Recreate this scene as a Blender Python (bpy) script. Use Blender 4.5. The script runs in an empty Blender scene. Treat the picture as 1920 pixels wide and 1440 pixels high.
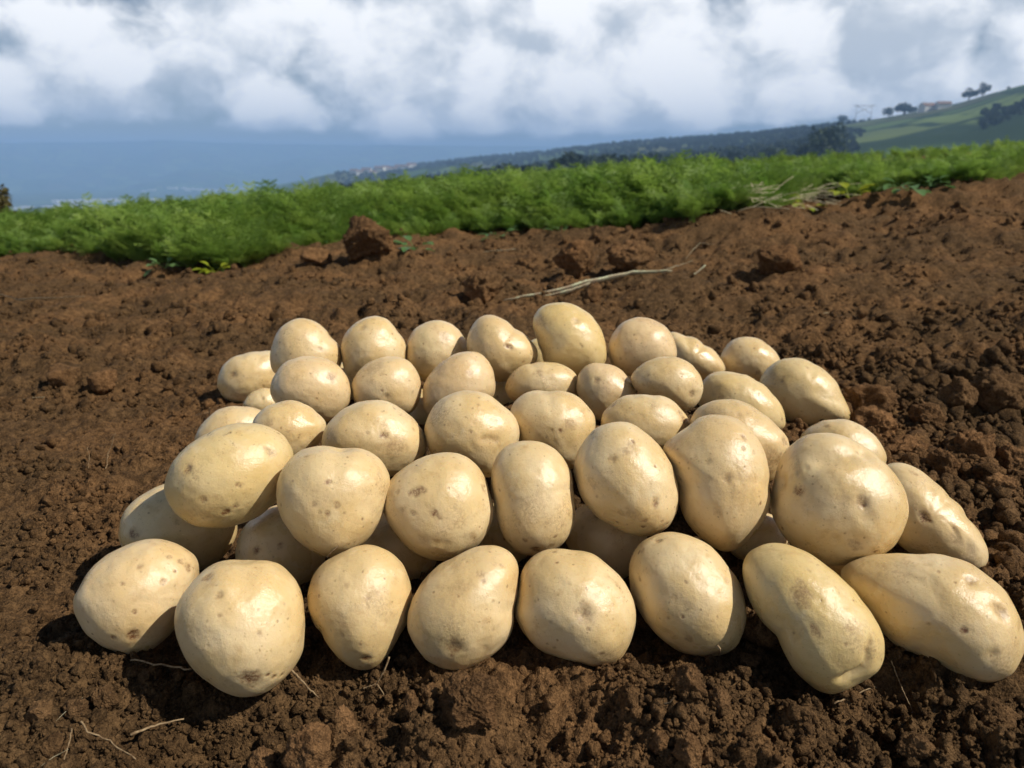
import bpy, bmesh, math, random
import numpy as np
from mathutils import Vector, Matrix

# ------------------------------------------------------------------ camera, sky, sun, exposure
F, HORIZON, CAM_H = 1440.0, 300.0, 0.36           # focal length in photo pixels, horizon row, camera height
PITCH = math.atan((720 - HORIZON) / F)
scene = bpy.context.scene
C = scene.collection
SUN_EL, SUN_AZ = math.radians(46), math.radians(-17)    # azimuth measured from +x towards +y
SUN_DIR = Vector((math.cos(SUN_EL) * math.cos(SUN_AZ), math.cos(SUN_EL) * math.sin(SUN_AZ), math.sin(SUN_EL)))

cam_data = bpy.data.cameras.new('camera')
cam_data.sensor_width = 36.0
cam_data.lens = 36.0 * F / 1920.0
cam_data.clip_start, cam_data.clip_end = 0.02, 60000.0
cam_data.dof.use_dof = True
cam_data.dof.focus_distance = 0.62
cam_data.dof.aperture_fstop = 10.5
cam = bpy.data.objects.new('camera', cam_data)
cam.location = (0, 0, CAM_H)
cam.rotation_euler = (math.pi / 2 - PITCH, 0, 0)
C.objects.link(cam)
scene.camera = cam

scene.view_settings.view_transform = 'Standard'
scene.view_settings.look = 'None'
scene.view_settings.gamma = 1.0
scene.view_settings.exposure = 0.0
scene.view_settings.use_curve_mapping = False
scene.cycles.use_denoising = True
scene.cycles.max_bounces = 6
scene.cycles.diffuse_bounces = 2
scene.cycles.glossy_bounces = 2
scene.cycles.transmission_bounces = 4
scene.cycles.transparent_max_bounces = 6
scene.cycles.volume_bounces = 2

sun_data = bpy.data.lights.new('sun', 'SUN')
sun_data.energy = 5.0
sun_data.angle = math.radians(0.5)
sun_data.color = (1.0, 0.945, 0.85)
sun = bpy.data.objects.new('sun', sun_data)
sun.rotation_euler = (-SUN_DIR).to_track_quat('-Z', 'Y').to_euler()
sun.location = SUN_DIR * 50
C.objects.link(sun)


class NT:
    """small helper to write node trees"""
    def __init__(s, tree): s.t = tree; s.n = tree.nodes; s.l = tree.links
    def new(s, kind, **kw):
        nd = s.n.new(kind)
        for k, v in kw.items(): setattr(nd, k, v)
        return nd
    def put(s, sock, v):
        if hasattr(v, 'is_linked') or isinstance(v, bpy.types.NodeSocket): s.l.new(v, sock)
        else: sock.default_value = v
    def math(s, op, a, b=0.0, c=0.0, clamp=False):
        nd = s.new('ShaderNodeMath', operation=op, use_clamp=clamp)
        s.put(nd.inputs[0], a); s.put(nd.inputs[1], b); s.put(nd.inputs[2], c)
        return nd.outputs[0]
    def vmath(s, op, a, b=(0, 0, 0)):
        nd = s.new('ShaderNodeVectorMath', operation=op)
        s.put(nd.inputs[0], a); s.put(nd.inputs[1], b)
        return nd.outputs[0]
    def noise(s, vec, scale, detail=4.0, rough=0.5, dist=0.0):
        nd = s.new('ShaderNodeTexNoise'); s.put(nd.inputs['Vector'], vec)
        nd.inputs['Scale'].default_value = scale; nd.inputs['Detail'].default_value = detail
        nd.inputs['Roughness'].default_value = rough; nd.inputs['Distortion'].default_value = dist
        return nd.outputs['Fac']
    def voro(s, vec, scale, feature='F1', out='Distance', rand=1.0):
        nd = s.new('ShaderNodeTexVoronoi', feature=feature); s.put(nd.inputs['Vector'], vec)
        nd.inputs['Scale'].default_value = scale; nd.inputs['Randomness'].default_value = rand
        return nd.outputs[out]
    def step(s, v, lo, hi):
        nd = s.new('ShaderNodeMapRange', interpolation_type='SMOOTHSTEP')
        s.put(nd.inputs[0], v); s.put(nd.inputs[1], lo); s.put(nd.inputs[2], hi)
        return nd.outputs[0]
    def mix(s, f, a, b):
        nd = s.new('ShaderNodeMix', data_type='RGBA')
        s.put(nd.inputs[0], f)
        for k, v in ((6, a), (7, b)):
            s.put(nd.inputs[k], (*v, 1.0) if isinstance(v, tuple) and len(v) == 3 else v)
        return nd.outputs[2]


def build_world():
    w = bpy.data.worlds.new('World'); scene.world = w; w.use_nodes = True
    w.cycles.sampling_method = 'MANUAL'; w.cycles.sample_map_resolution = 512
    g = NT(w.node_tree); g.n.clear()
    out = g.new('ShaderNodeOutputWorld')
    sky = g.new('ShaderNodeTexSky', sky_type='NISHITA'); sky.sun_disc = False
    sky.sun_elevation = SUN_EL
    sky.sun_rotation = math.pi / 2 - SUN_AZ
    sky.altitude = 1200; sky.air_density = 1.0; sky.dust_density = 0.3; sky.ozone_density = 1.0
    bg_sky = g.new('ShaderNodeBackground'); g.l.new(sky.outputs[0], bg_sky.inputs[0]); bg_sky.inputs[1].default_value = 0.05
    d = g.new('ShaderNodeTexCoord').outputs['Generated']
    sep = g.new('ShaderNodeSeparateXYZ'); g.l.new(d, sep.inputs[0]); z = sep.outputs[2]
    p = g.vmath('ADD', g.vmath('MULTIPLY', d, (1.0, 1.0, 1.35)), (11.4, 6.6, 2.2))
    warp = g.new('ShaderNodeTexNoise'); g.l.new(p, warp.inputs['Vector']); warp.inputs['Scale'].default_value = 9.0; warp.inputs['Detail'].default_value = 4.0
    pw = g.vmath('ADD', p, g.vmath('MULTIPLY', g.vmath('SUBTRACT', warp.outputs['Color'], (0.5, 0.5, 0.5)), (0.07, 0.07, 0.07)))
    def heads(v): return g.math('SUBTRACT', 1.0, g.voro(v, 10.0))
    big = g.noise(p, 2.6, 2.0, 0.5, 0.0)
    def field(v): return g.math('ADD', g.math('MULTIPLY', g.noise(v, 4.0, 7.0, 0.57, 0.0), 0.80), g.math('MULTIPLY', heads(v), 0.20))
    puff = g.math('SUBTRACT', field(pw), 0.02)
    puff2 = g.math('SUBTRACT', field(g.vmath('ADD', pw, (0.020, 0.0, 0.034))), 0.02)
    dens = g.math('ADD', g.math('MULTIPLY', big, 0.45), g.math('MULTIPLY', puff, 0.55))
    # the bank closes towards the horizon and opens overhead, as a field of cumulus does
    cover = g.math('SUBTRACT', dens, g.math('MULTIPLY', g.step(z, 0.24, 0.50), 0.27))
    mask = g.step(cover, 0.385, 0.455)
    edge = g.math('ADD', z, g.math('MULTIPLY', g.math('SUBTRACT', puff, 0.5), 0.11))
    base = g.step(edge, 0.030, 0.043)
    mask = g.math('MULTIPLY', mask, base, clamp=True)
    lit = g.math('ADD', g.math('MULTIPLY', g.math('SUBTRACT', puff, puff2), 4.6), 0.56)
    lit = g.math('ADD', lit, g.math('MULTIPLY', g.math('SUBTRACT', dens, 0.48), 1.2))
    lit = g.step(lit, 0.12, 0.92)
    col = g.mix(lit, (0.50, 0.55, 0.61), (1.0, 1.0, 1.0))
    bg_c = g.new('ShaderNodeBackground'); g.l.new(col, bg_c.inputs[0]); bg_c.inputs[1].default_value = 1.22
    m = g.new('ShaderNodeMixShader'); g.l.new(mask, m.inputs[0]); g.l.new(bg_sky.outputs[0], m.inputs[1]); g.l.new(bg_c.outputs[0], m.inputs[2])
    g.l.new(m.outputs[0], out.inputs[0])


build_world()

# ------------------------------------------------------------------ helpers
FW = np.array([0, math.cos(PITCH), -math.sin(PITCH)])
UP = np.array([0, math.sin(PITCH), math.cos(PITCH)])
RT = np.array([1.0, 0, 0])
EYE = np.array([0, 0, CAM_H])


def ray(px, py):
    v = FW + RT * ((px - 960) / F) + UP * ((720 - py) / F)
    return v / np.linalg.norm(v)


def tag(o, label=None, cat=None, group=None, kind=None):
    if label: o['label'] = label
    if cat: o['category'] = cat
    if group: o['group'] = group
    if kind: o['kind'] = kind
    return o


def mesh_obj(name, verts, faces, mat, parent=None, smooth=True, loc=None):
    me = bpy.data.meshes.new(name)
    me.from_pydata([tuple(v) for v in verts], [], [tuple(f) for f in faces])
    if smooth: me.polygons.foreach_set('use_smooth', np.ones(len(me.polygons), bool))
    if mat: me.materials.append(mat)
    o = bpy.data.objects.new(name, me)
    if loc is not None: o.location = loc
    if parent is not None: o.parent = parent
    C.objects.link(o)
    return o


def fast_mesh(name, V, Q, mat, smooth=True):
    """numpy quads or triangles to a mesh"""
    me = bpy.data.meshes.new(name)
    k = Q.shape[1]
    me.vertices.add(len(V)); me.vertices.foreach_set('co', np.ascontiguousarray(V, np.float32).ravel())
    me.loops.add(Q.size); me.loops.foreach_set('vertex_index', np.ascontiguousarray(Q, np.int32).ravel())
    me.polygons.add(len(Q)); me.polygons.foreach_set('loop_start', np.arange(0, Q.size, k, dtype=np.int32))
    me.polygons.foreach_set('use_smooth', np.full(len(Q), smooth))
    me.update(calc_edges=True); me.validate()
    if mat: me.materials.append(mat)
    return me


def link(name, me, loc=(0, 0, 0), parent=None):
    o = bpy.data.objects.new(name, me); o.location = loc
    if parent is not None: o.parent = parent
    C.objects.link(o)
    return o


_ico = {}


def ico(sub):
    if sub not in _ico:
        bm = bmesh.new(); bmesh.ops.create_icosphere(bm, subdivisions=sub, radius=1.0)
        V = np.array([v.co[:] for v in bm.verts]); bm.verts.index_update()
        T = np.array([[v.index for v in f.verts] for f in bm.faces]); bm.free()
        _ico[sub] = (V / np.linalg.norm(V, axis=1)[:, None], T)
    return _ico[sub]


def _hash(i, j, k, seed):
    h = (i.astype(np.uint32) * np.uint32(374761393)) ^ (j.astype(np.uint32) * np.uint32(668265263)) ^ \
        (k.astype(np.uint32) * np.uint32(2246822519)) ^ np.uint32((seed * 3266489917) & 0xffffffff)
    h = (h ^ (h >> np.uint32(13))) * np.uint32(1274126177)
    h = (h ^ (h >> np.uint32(16))) * np.uint32(2654435761)
    return ((h ^ (h >> np.uint32(15))).astype(np.float64)) / 4294967295.0


def vnoise(P, seed=0):
    """value noise in -1..1, P is (n,3)"""
    with np.errstate(over='ignore'):
        f0 = np.floor(P).astype(np.int64); t = P - f0; t = t * t * t * (t * (t * 6 - 15) + 10)
        r = 0
        for a in (0, 1):
            for b in (0, 1):
                for c in (0, 1):
                    w = (t[:, 0] if a else 1 - t[:, 0]) * (t[:, 1] if b else 1 - t[:, 1]) * (t[:, 2] if c else 1 - t[:, 2])
                    r = r + w * _hash(f0[:, 0] + a, f0[:, 1] + b, f0[:, 2] + c, seed)
    return r * 2 - 1


def fbm(P, oct=4, gain=0.5, seed=0):
    r, a = 0, 1.0
    for o in range(oct):
        r = r + a * vnoise(P * (2.03 ** o) + 17.1 * o, seed + o); a *= gain
    return r


def n2(x, y, scale, oct=3, seed=0, gain=0.5):
    return fbm(np.stack([x * scale, y * scale, np.zeros_like(x)], 1), oct, gain, seed)


def worley(x, y, scale, seed=0):
    """distance to the nearest feature point, in cells"""
    x, y = x * scale, y * scale
    i0, j0 = np.floor(x).astype(np.int64), np.floor(y).astype(np.int64)
    best = np.full(x.shape, 9.0); zero = np.zeros_like(i0)
    with np.errstate(over='ignore'):
        for a in (-1, 0, 1):
            for b in (-1, 0, 1):
                fx = i0 + a + _hash(i0 + a, j0 + b, zero, seed); fy = j0 + b + _hash(i0 + a, j0 + b, zero + 1, seed)
                best = np.minimum(best, np.hypot(x - fx, y - fy))
    return best


def ss(v, a, b):
    t = np.clip((v - a) / (b - a), 0, 1)
    return t * t * (3 - 2 * t)


def material(name):
    m = bpy.data.materials.new(name); m.use_nodes = True
    g = NT(m.node_tree); b = g.n['Principled BSDF']
    return m, g, b


def set_bump(g, b, height, dist, strength=1.0, normal=None):
    nd = g.new('ShaderNodeBump'); nd.inputs['Strength'].default_value = strength; nd.inputs['Distance'].default_value = dist
    g.l.new(height, nd.inputs['Height'])
    if normal is not None: g.l.new(normal, nd.inputs['Normal'])
    if b is not None: g.l.new(nd.outputs[0], b.inputs['Normal'])
    return nd.outputs[0]


# ------------------------------------------------------------------ materials
def mat_soil(name='soil', dark=(0.046, 0.0265, 0.0120), light=(0.238, 0.143, 0.065)):
    m, g, b = material(name)
    tc = g.new('ShaderNodeNewGeometry').outputs['Position']
    big = g.noise(tc, 3.4, 4.0, 0.60)
    mid = g.noise(tc, 90.0, 4.0, 0.70)
    fine = g.noise(tc, 520.0, 3.0, 0.7)
    f = g.math('ADD', g.math('MULTIPLY', mid, 0.6), g.math('MULTIPLY', fine, 0.5))
    col = g.mix(g.step(f, 0.38, 0.76), dark, light)
    tint = g.mix(g.step(big, 0.40, 0.66), (0.76, 0.73, 0.70), (1.20, 1.06, 0.96))
    mul = g.new('ShaderNodeMix', data_type='RGBA', blend_type='MULTIPLY'); mul.inputs[0].default_value = 1.0
    g.l.new(col, mul.inputs[6]); g.l.new(tint, mul.inputs[7])
    oi = g.new('ShaderNodeObjectInfo').outputs['Random']
    var = g.new('ShaderNodeHueSaturation'); g.l.new(mul.outputs[2], var.inputs['Color'])
    g.l.new(g.math('ADD', g.math('MULTIPLY', oi, 0.40), 0.86), var.inputs['Value'])
    g.l.new(var.outputs[0], b.inputs['Base Color'])
    b.inputs['Roughness'].default_value = 0.97; b.inputs['Specular IOR Level'].default_value = 0.12
    h = g.math('ADD', g.math('MULTIPLY', mid, 1.6), g.math('MULTIPLY', fine, 0.9))
    set_bump(g, b, h, 0.0055, 0.90)
    return m


def mat_potato():
    m, g, b = material('potato_skin')
    tc = g.new('ShaderNodeTexCoord').outputs['Object']
    oi = g.new('ShaderNodeObjectInfo').outputs['Random']
    off = g.new('ShaderNodeCombineXYZ')
    for k in range(3): g.l.new(g.math('MULTIPLY', oi, 3.7 + 5 * k), off.inputs[k])
    tc = g.vmath('ADD', tc, off.outputs[0])
    broad = g.noise(tc, 26.0, 3.0, 0.5)
    base = g.mix(g.step(broad, 0.35, 0.68), (0.69, 0.490, 0.222), (0.74, 0.565, 0.308))
    r2 = g.math('FRACT', g.math('MULTIPLY', oi, 7.31))
    base = g.mix(g.math('MULTIPLY', g.step(oi, 0.60, 1.0), 0.38), base, (0.64, 0.475, 0.155))
    base = g.mix(g.math('MULTIPLY', g.step(r2, 0.55, 1.0), 0.45), base, (0.70, 0.47, 0.27))
    green = g.math('MULTIPLY', g.step(g.noise(tc, 11.0, 2.0), 0.54, 0.74), g.step(r2, 0.15, 0.6))
    base = g.mix(g.math('MULTIPLY', green, 0.20), base, (0.47, 0.42, 0.14))
    blotch = g.step(g.noise(tc, 75.0, 5.0, 0.62), 0.54, 0.78)
    base = g.mix(g.math('MULTIPLY', blotch, 0.55), base, (0.46, 0.28, 0.11))
    pale = g.step(g.noise(tc, 48.0, 4.0, 0.6, 0.6), 0.56, 0.74)
    base = g.mix(g.math('MULTIPLY', pale, 0.40), base, (0.77, 0.63, 0.38))
    # lenticels and small scabs
    wob = g.new('ShaderNodeTexNoise'); wob.inputs['Scale'].default_value = 300.0; g.l.new(tc, wob.inputs['Vector'])
    w = g.vmath('ADD', tc, g.vmath('MULTIPLY', g.vmath('SUBTRACT', wob.outputs['Color'], (0.5, 0.5, 0.5)), (0.003, 0.003, 0.003)))
    def specks(scale, lo, hi, gate_lo, gate_hi, gate_scale):
        v = g.new('ShaderNodeTexVoronoi', feature='F1'); g.l.new(w, v.inputs['Vector']); v.inputs['Scale'].default_value = scale
        dot = g.math('SUBTRACT', 1.0, g.step(v.outputs['Distance'], lo, hi))
        sp = g.new('ShaderNodeSeparateXYZ'); g.l.new(v.outputs['Color'], sp.inputs[0])
        gate = g.math('MULTIPLY', g.step(sp.outputs[0], 0.30, 0.75), g.step(g.noise(tc, gate_scale, 2.0), gate_lo, gate_hi))
        return g.math('MULTIPLY', dot, gate)
    s1 = specks(150.0, 0.06, 0.22, 0.36, 0.56, 40.0)
    s2 = specks(330.0, 0.06, 0.30, 0.42, 0.60, 55.0)
    base = g.mix(g.math('MULTIPLY', s1, 0.62), base, (0.23, 0.12, 0.045))
    base = g.mix(g.math('MULTIPLY', s2, 0.50), base, (0.33, 0.20, 0.08))
    # scuffed, slightly netted patches of skin
    net = g.step(g.noise(tc, 360.0, 3.0, 0.7, 1.5), 0.58, 0.70)
    patch = g.step(g.noise(g.vmath('ADD', tc, (3.1, 0.4, 9.0)), 34.0, 3.0), 0.53, 0.66)
    base = g.mix(g.math('MULTIPLY', g.math('MULTIPLY', net, patch), 0.80), base, (0.36, 0.20, 0.085))
    # thin film of dried soil rubbed on in places
    film = g.math('MULTIPLY', g.step(g.noise(g.vmath('ADD', tc, (1.7, 8.2, 0.3)), 22.0, 5.0, 0.65), 0.53, 0.70), g.step(g.noise(tc, 500.0, 3.0, 0.7), 0.40, 0.62))
    base = g.mix(g.math('MULTIPLY', film, 0.50), base, (0.30, 0.17, 0.075))
    at = g.new('ShaderNodeAttribute', attribute_name='stain').outputs['Fac']
    ragged = g.math('MULTIPLY', at, g.math('ADD', 0.45, g.math('MULTIPLY', g.step(g.noise(tc, 420.0, 4.0, 0.7), 0.36, 0.62), 0.85)), clamp=True)
    base = g.mix(ragged, base, (0.165, 0.062, 0.017))
    g.l.new(base, b.inputs['Base Color'])
    rg = g.math('ADD', g.math('ADD', 0.17, g.math('MULTIPLY', broad, 0.26)), g.math('MULTIPLY', film, 0.25))
    g.l.new(g.math('ADD', rg, g.math('MULTIPLY', at, 0.3)), b.inputs['Roughness'])
    b.inputs['Specular IOR Level'].default_value = 0.62
    b.inputs['Subsurface Weight'].default_value = 0.22
    b.inputs['Subsurface Radius'].default_value = (1.0, 0.55, 0.22)
    b.inputs['Subsurface Scale'].default_value = 0.006
    set_bump(g, b, g.math('ADD', g.noise(tc, 240.0, 6.0, 0.72), g.math('MULTIPLY', at, -0.4)), 0.0015, 0.40)
    return m


def mat_leaf(name, c1, c2, trans=0.35, rough=0.5):
    m, g, b = material(name)
    oi = g.new('ShaderNodeObjectInfo').outputs['Random']
    nz = g.noise(g.new('ShaderNodeNewGeometry').outputs['Position'], 2.2, 3.0)
    f = g.math('ADD', g.math('MULTIPLY', oi, 0.6), g.math('MULTIPLY', g.step(nz, 0.3, 0.7), 0.4))
    col = g.mix(f, c1, c2)
    g.l.new(col, b.inputs['Base Color']); b.inputs['Roughness'].default_value = rough
    b.inputs['Specular IOR Level'].default_value = 0.4
    tr = g.new('ShaderNodeBsdfTranslucent'); g.l.new(col, tr.inputs[0])
    mx = g.new('ShaderNodeMixShader'); mx.inputs[0].default_value = trans
    out = g.n['Material Output']
    g.l.new(b.outputs[0], mx.inputs[1]); g.l.new(tr.outputs[0], mx.inputs[2]); g.l.new(mx.outputs[0], out.inputs[0])
    return m


def mat_plain(name, c1, c2, scale=300.0, rough=0.8, bump=0.0008):
    m, g, b = material(name)
    tc = g.new('ShaderNodeTexCoord').outputs['Object']
    nz = g.noise(tc, scale, 4.0, 0.6)
    g.l.new(g.mix(g.step(nz, 0.35, 0.65), c1, c2), b.inputs['Base Color'])
    b.inputs['Roughness'].default_value = rough; b.inputs['Specular IOR Level'].default_value = 0.3
    if bump: set_bump(g, b, nz, bump, 0.6)
    return m


def mat_land():
    m, g, b = material('hill_land')
    pos = g.new('ShaderNodeNewGeometry').outputs['Position']
    v = g.new('ShaderNodeTexVoronoi', feature='F1'); g.l.new(g.vmath('MULTIPLY', pos, (1, 0.7, 1.6)), v.inputs['Vector']); v.inputs['Scale'].default_value = 0.011
    sp = g.new('ShaderNodeSeparateXYZ'); g.l.new(v.outputs['Color'], sp.inputs[0])
    col = g.mix(sp.outputs[0], (0.055, 0.105, 0.034), (0.165, 0.225, 0.070))
    col = g.mix(g.math('MULTIPLY', g.step(sp.outputs[1], 0.72, 0.78), 0.8), col, (0.10, 0.095, 0.05))
    hd = g.new('ShaderNodeTexVoronoi', feature='DISTANCE_TO_EDGE'); g.l.new(g.vmath('MULTIPLY', pos, (1, 0.7, 1.6)), hd.inputs['Vector']); hd.inputs['Scale'].default_value = 0.011
    col = g.mix(g.math('SUBTRACT', 1.0, g.step(hd.outputs['Distance'], 0.03, 0.07)), col, (0.022, 0.042, 0.018))
    nz = g.noise(pos, 0.035, 6.0, 0.62)
    col = g.mix(g.step(nz, 0.57, 0.65), col, (0.025, 0.048, 0.020))
    col = g.mix(g.math('MULTIPLY', g.noise(pos, 0.3, 4.0, 0.6), 0.4), col, (0.05, 0.08, 0.03))
    g.l.new(col, b.inputs['Base Color']); b.inputs['Roughness'].default_value = 1.0; b.inputs['Specular IOR Level'].default_value = 0.05
    return m


SOIL = mat_soil()
SOIL_CRUMB = SOIL
SOIL_CLOD = mat_soil('rusty_soil_clod', (0.085, 0.047, 0.021), (0.290, 0.170, 0.078))
POTATO = mat_potato()
CARROT = mat_leaf('carrot_leaf', (0.125, 0.240, 0.032), (0.300, 0.410, 0.075), 0.55)
WEED = mat_leaf('weed_leaf', (0.09, 0.19, 0.05), (0.16, 0.27, 0.09), 0.3, 0.35)
YELLOW = mat_leaf('yellow_leaf', (0.30, 0.36, 0.02), (0.36, 0.40, 0.03), 0.4)
STRAW = mat_plain('straw', (0.30, 0.24, 0.14), (0.52, 0.46, 0.30), 160.0)
STEM = mat_plain('dry_stem', (0.34, 0.26, 0.17), (0.50, 0.52, 0.34), 30.0)
ROOT = mat_plain('root', (0.16, 0.10, 0.05), (0.34, 0.24, 0.13), 300.0)
LAND = mat_land()
TREE = mat_leaf('tree_leaf', (0.012, 0.026, 0.010), (0.030, 0.055, 0.020), 0.15, 0.7)
BARK = mat_plain('bark', (0.05, 0.04, 0.03), (0.09, 0.07, 0.05), 4.0, 0.9, 0.02)
WALL = mat_plain('painted_wall', (0.62, 0.60, 0.56), (0.74, 0.73, 0.70), 0.6, 0.8, 0)
ROOF = mat_plain('roof_sheet', (0.16, 0.10, 0.08), (0.22, 0.14, 0.11), 0.8, 0.7, 0)
METAL = mat_plain('grey_metal', (0.16, 0.17, 0.18), (0.24, 0.25, 0.26), 2.0, 0.6, 0)

# ------------------------------------------------------------------ the field: height of the soil
MOUNDS = []      # (x, y, radius_x, radius_y, height) of low heaves in the soil


def ground_base(x, y):
    x, y = np.asarray(x, float), np.asarray(y, float)
    d = np.hypot(x, y)
    z = 0.07 * x * ss(np.hypot(x, y - 0.6), 0.5, 3.2)
    z = z - 0.004 * np.clip(d - 9, 0, None) ** 1.7
    # the potatoes lie on a low heave of soil
    z = z + 0.052 * ss(1.0 - np.hypot((x - 0.02) / 0.40, (y - 0.92) / np.where(y < 0.92, 0.28, 0.34)), 0.0, 0.45)
    for mx, my, rx, ry, h in MOUNDS:
        z = z + h * np.exp(-((x - mx) / rx) ** 2 - ((y - my) / ry) ** 2)
    return z


def hit(px, py, lift=0.0):
    """where the ray through a photo pixel meets the (smooth) soil"""
    r = ray(px, py); lo, hi = 0.2, 0.2
    while hi < 60:
        p = EYE + r * hi
        if p[2] < ground_base(p[0], p[1]) + lift: break
        lo = hi; hi *= 1.03
    for _ in range(40):
        m = (lo + hi) / 2; p = EYE + r * m
        if p[2] < ground_base(p[0], p[1]) + lift: hi = m
        else: lo = m
    return EYE + r * hi


def mound(px, py, rx, ry, h):
    p = hit(px, py); MOUNDS.append((p[0], p[1], rx, ry, h))


for _x, _y in ((-.29, .52), (-.19, .47), (-.11, .51), (-.03, .50), (.05, .51), (.14, .52), (.22, .49), (.32, .50)):
    MOUNDS.append((_x, _y, 0.034, 0.034, 0.010))      # soil banked up where the front row is bedded
mound(380, 1362, 0.06, 0.026, -0.030)
mound(540, 1378, 0.06, 0.024, -0.022)
mound(690, 1325, 0.05, 0.018, -0.016)
mound(860, 1390, 0.05, 0.035, 0.026)
mound(620, 1420, 0.04, 0.03, 0.020)
mound(1010, 1365, 0.04, 0.03, -0.030)
mound(1270, 1370, 0.07, 0.045, 0.028)
mound(1740, 1330, 0.05, 0.03, -0.018)
mound(60, 1330, 0.09, 0.06, 0.012)
mound(1760, 800, 0.10, 0.10, 0.022)
mound(1900, 730, 0.14, 0.14, 0.03)
mound(1380, 430, 0.35, 0.22, 0.10)
mound(1640, 385, 0.40, 0.25, 0.05)
mound(1860, 370, 0.5, 0.35, 0.10)
mound(260, 512, 0.22, 0.15, 0.05)
mound(150, 512, 0.18, 0.12, 0.03)
mound(700, 500, 0.4, 0.15, 0.05)
mound(950, 480, 0.4, 0.2, 0.03)

EDGE_PX = [(-500, 505), (-200, 500), (0, 492), (150, 486), (300, 503), (420, 508), (480, 496), (560, 483), (650, 474), (760, 466),
           (830, 458), (900, 447), (1000, 444), (1100, 438), (1200, 428), (1290, 408), (1360, 392), (1440, 392), (1520, 374),
           (1560, 368), (1650, 360), (1760, 348), (1850, 335), (1920, 326), (2100, 310), (2400, 300)]
_e = [hit(*q) for q in EDGE_PX]
EDGE_AZ = np.array([math.atan2(p[0], p[1]) for p in _e]); EDGE_R = np.array([min(math.hypot(p[0], p[1]), 7.0) for p in _e])


def edge_r(az):
    return np.interp(az, EDGE_AZ, EDGE_R)


def ground_z(x, y):
    x, y = np.asarray(x, float).ravel(), np.asarray(y, float).ravel()
    d = np.hypot(x, y)
    z = ground_base(x, y)
    wx = x + 0.02 * n2(x, y, 9, 2, 40); wy = y + 0.02 * n2(x, y, 9, 2, 41)
    z = z + 0.011 * n2(wx, wy, 6.0, 3, 1)
    rough = 0.5 + 0.9 * ss(n2(x, y, 2.3, 2, 5), -0.2, 0.7) + 0.8 * ss(x, 0.30, 0.5) * ss(2.0 - y, 0, 0.8) + 0.5 * ss(0.47 - y, 0, 0.05)
    lump = 1 - np.clip(worley(wx, wy, 26, 3), 0, 1)
    z = z + rough * 0.014 * (lump ** 1.5 - 0.35)
    lump = 1 - np.clip(worley(wx, wy, 70, 9), 0, 1)
    fade = 1 - ss(d, 2.0, 6.0)
    z = z + rough * fade * 0.0065 * (lump ** 1.3 - 0.4)
    near = 1 - ss(d, 1.3, 2.8)
    lump = 1 - np.clip(worley(x, y, 190, 12), 0, 1)
    z = z + near * 0.0046 * (lump - 0.4) + near * 0.0032 * n2(x, y, 120, 3, 21, 0.6)
    far = ss(d, 1.5, 3.5)
    mid = ss(d, 0.9, 1.8)
    z = z + mid * 0.0065 * n2(x, y, 42.0, 2, 52)
    z = z + mid * (0.016 * n2(wx, wy, 11.0, 3, 45) + 0.014 * ((1 - np.clip(worley(wx, wy, 13, 47), 0, 1)) ** 2 - 0.25) * ss(n2(x, y, 1.7, 2, 48), -0.3, 0.5))
    z = z + far * (0.035 * n2(x, y, 1.6, 3, 31) + 0.020 * np.clip(n2(x, y, 6.5, 3, 33), 0, 1))
    return z


def build_field():
    AZ = np.radians(np.linspace(-62, 62, 680))
    rr = [0.22]
    while rr[-1] < 45: rr.append(rr[-1] * (1.0062 if rr[-1] < 7 else 1.03))
    R = np.array(rr)
    a, r = np.meshgrid(AZ, R); a, r = a.ravel(), r.ravel()
    x, y = r * np.sin(a), r * np.cos(a)
    z = ground_z(x, y)
    V = np.stack([x, y, z], 1)
    na, nr = len(AZ), len(R)
    i, j = np.meshgrid(np.arange(na - 1), np.arange(nr - 1)); b = (j * na + i).ravel()
    Q = np.stack([b, b + 1, b + na + 1, b + na], 1)
    o = link('ground', fast_mesh('ground', V, Q, SOIL))
    tag(o, kind='structure')
    # the same field carried on around and behind the camera, in coarser steps
    AZ2 = np.radians(np.linspace(60, 300, 90)); R2 = np.geomspace(0.05, 45, 70)
    a, r = np.meshgrid(AZ2, R2); a, r = a.ravel(), r.ravel()
    x, y = r * np.sin(a), r * np.cos(a)
    z = ground_base(x, y) - 0.012 + 0.01 * n2(x, y, 6, 3, 1)
    na, nr = 90, 70
    i, j = np.meshgrid(np.arange(na - 1), np.arange(nr - 1)); b = (j * na + i).ravel()
    Q = np.stack([b, b + 1, b + na + 1, b + na], 1)
    o = link('ground', fast_mesh('ground_behind', np.stack([x, y, z], 1), Q, SOIL))
    tag(o, kind='structure')


build_field()

# ------------------------------------------------------------------ far land: hill to the right, valley to the left, mountain behind
SKY_PX = [(-900, 420), (300, 400), (480, 352), (600, 334), (700, 320), (780, 308), (900, 295), (1000, 287), (1170, 268), (1300, 259), (1450, 247),
          (1560, 236), (1680, 216), (1740, 204), (1800, 192), (1860, 174), (1920, 158), (2050, 130), (2300, 110), (3200, 130)]
_r = [ray(*q) for q in SKY_PX]
SK_AZ = np.array([math.atan2(p[0], p[1]) for p in _r]); SK_EL = np.array([p[2] / math.hypot(p[0], p[1]) for p in _r])
RG_AZ = np.array([math.atan((q - 960) / F) for q in (-600, 300, 480, 700, 1170, 1500, 1920, 2600)])
RG_R = np.array([3000, 2800, 2500, 2200, 1500, 1150, 900, 800])
BASE_Z = -150.0


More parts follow.
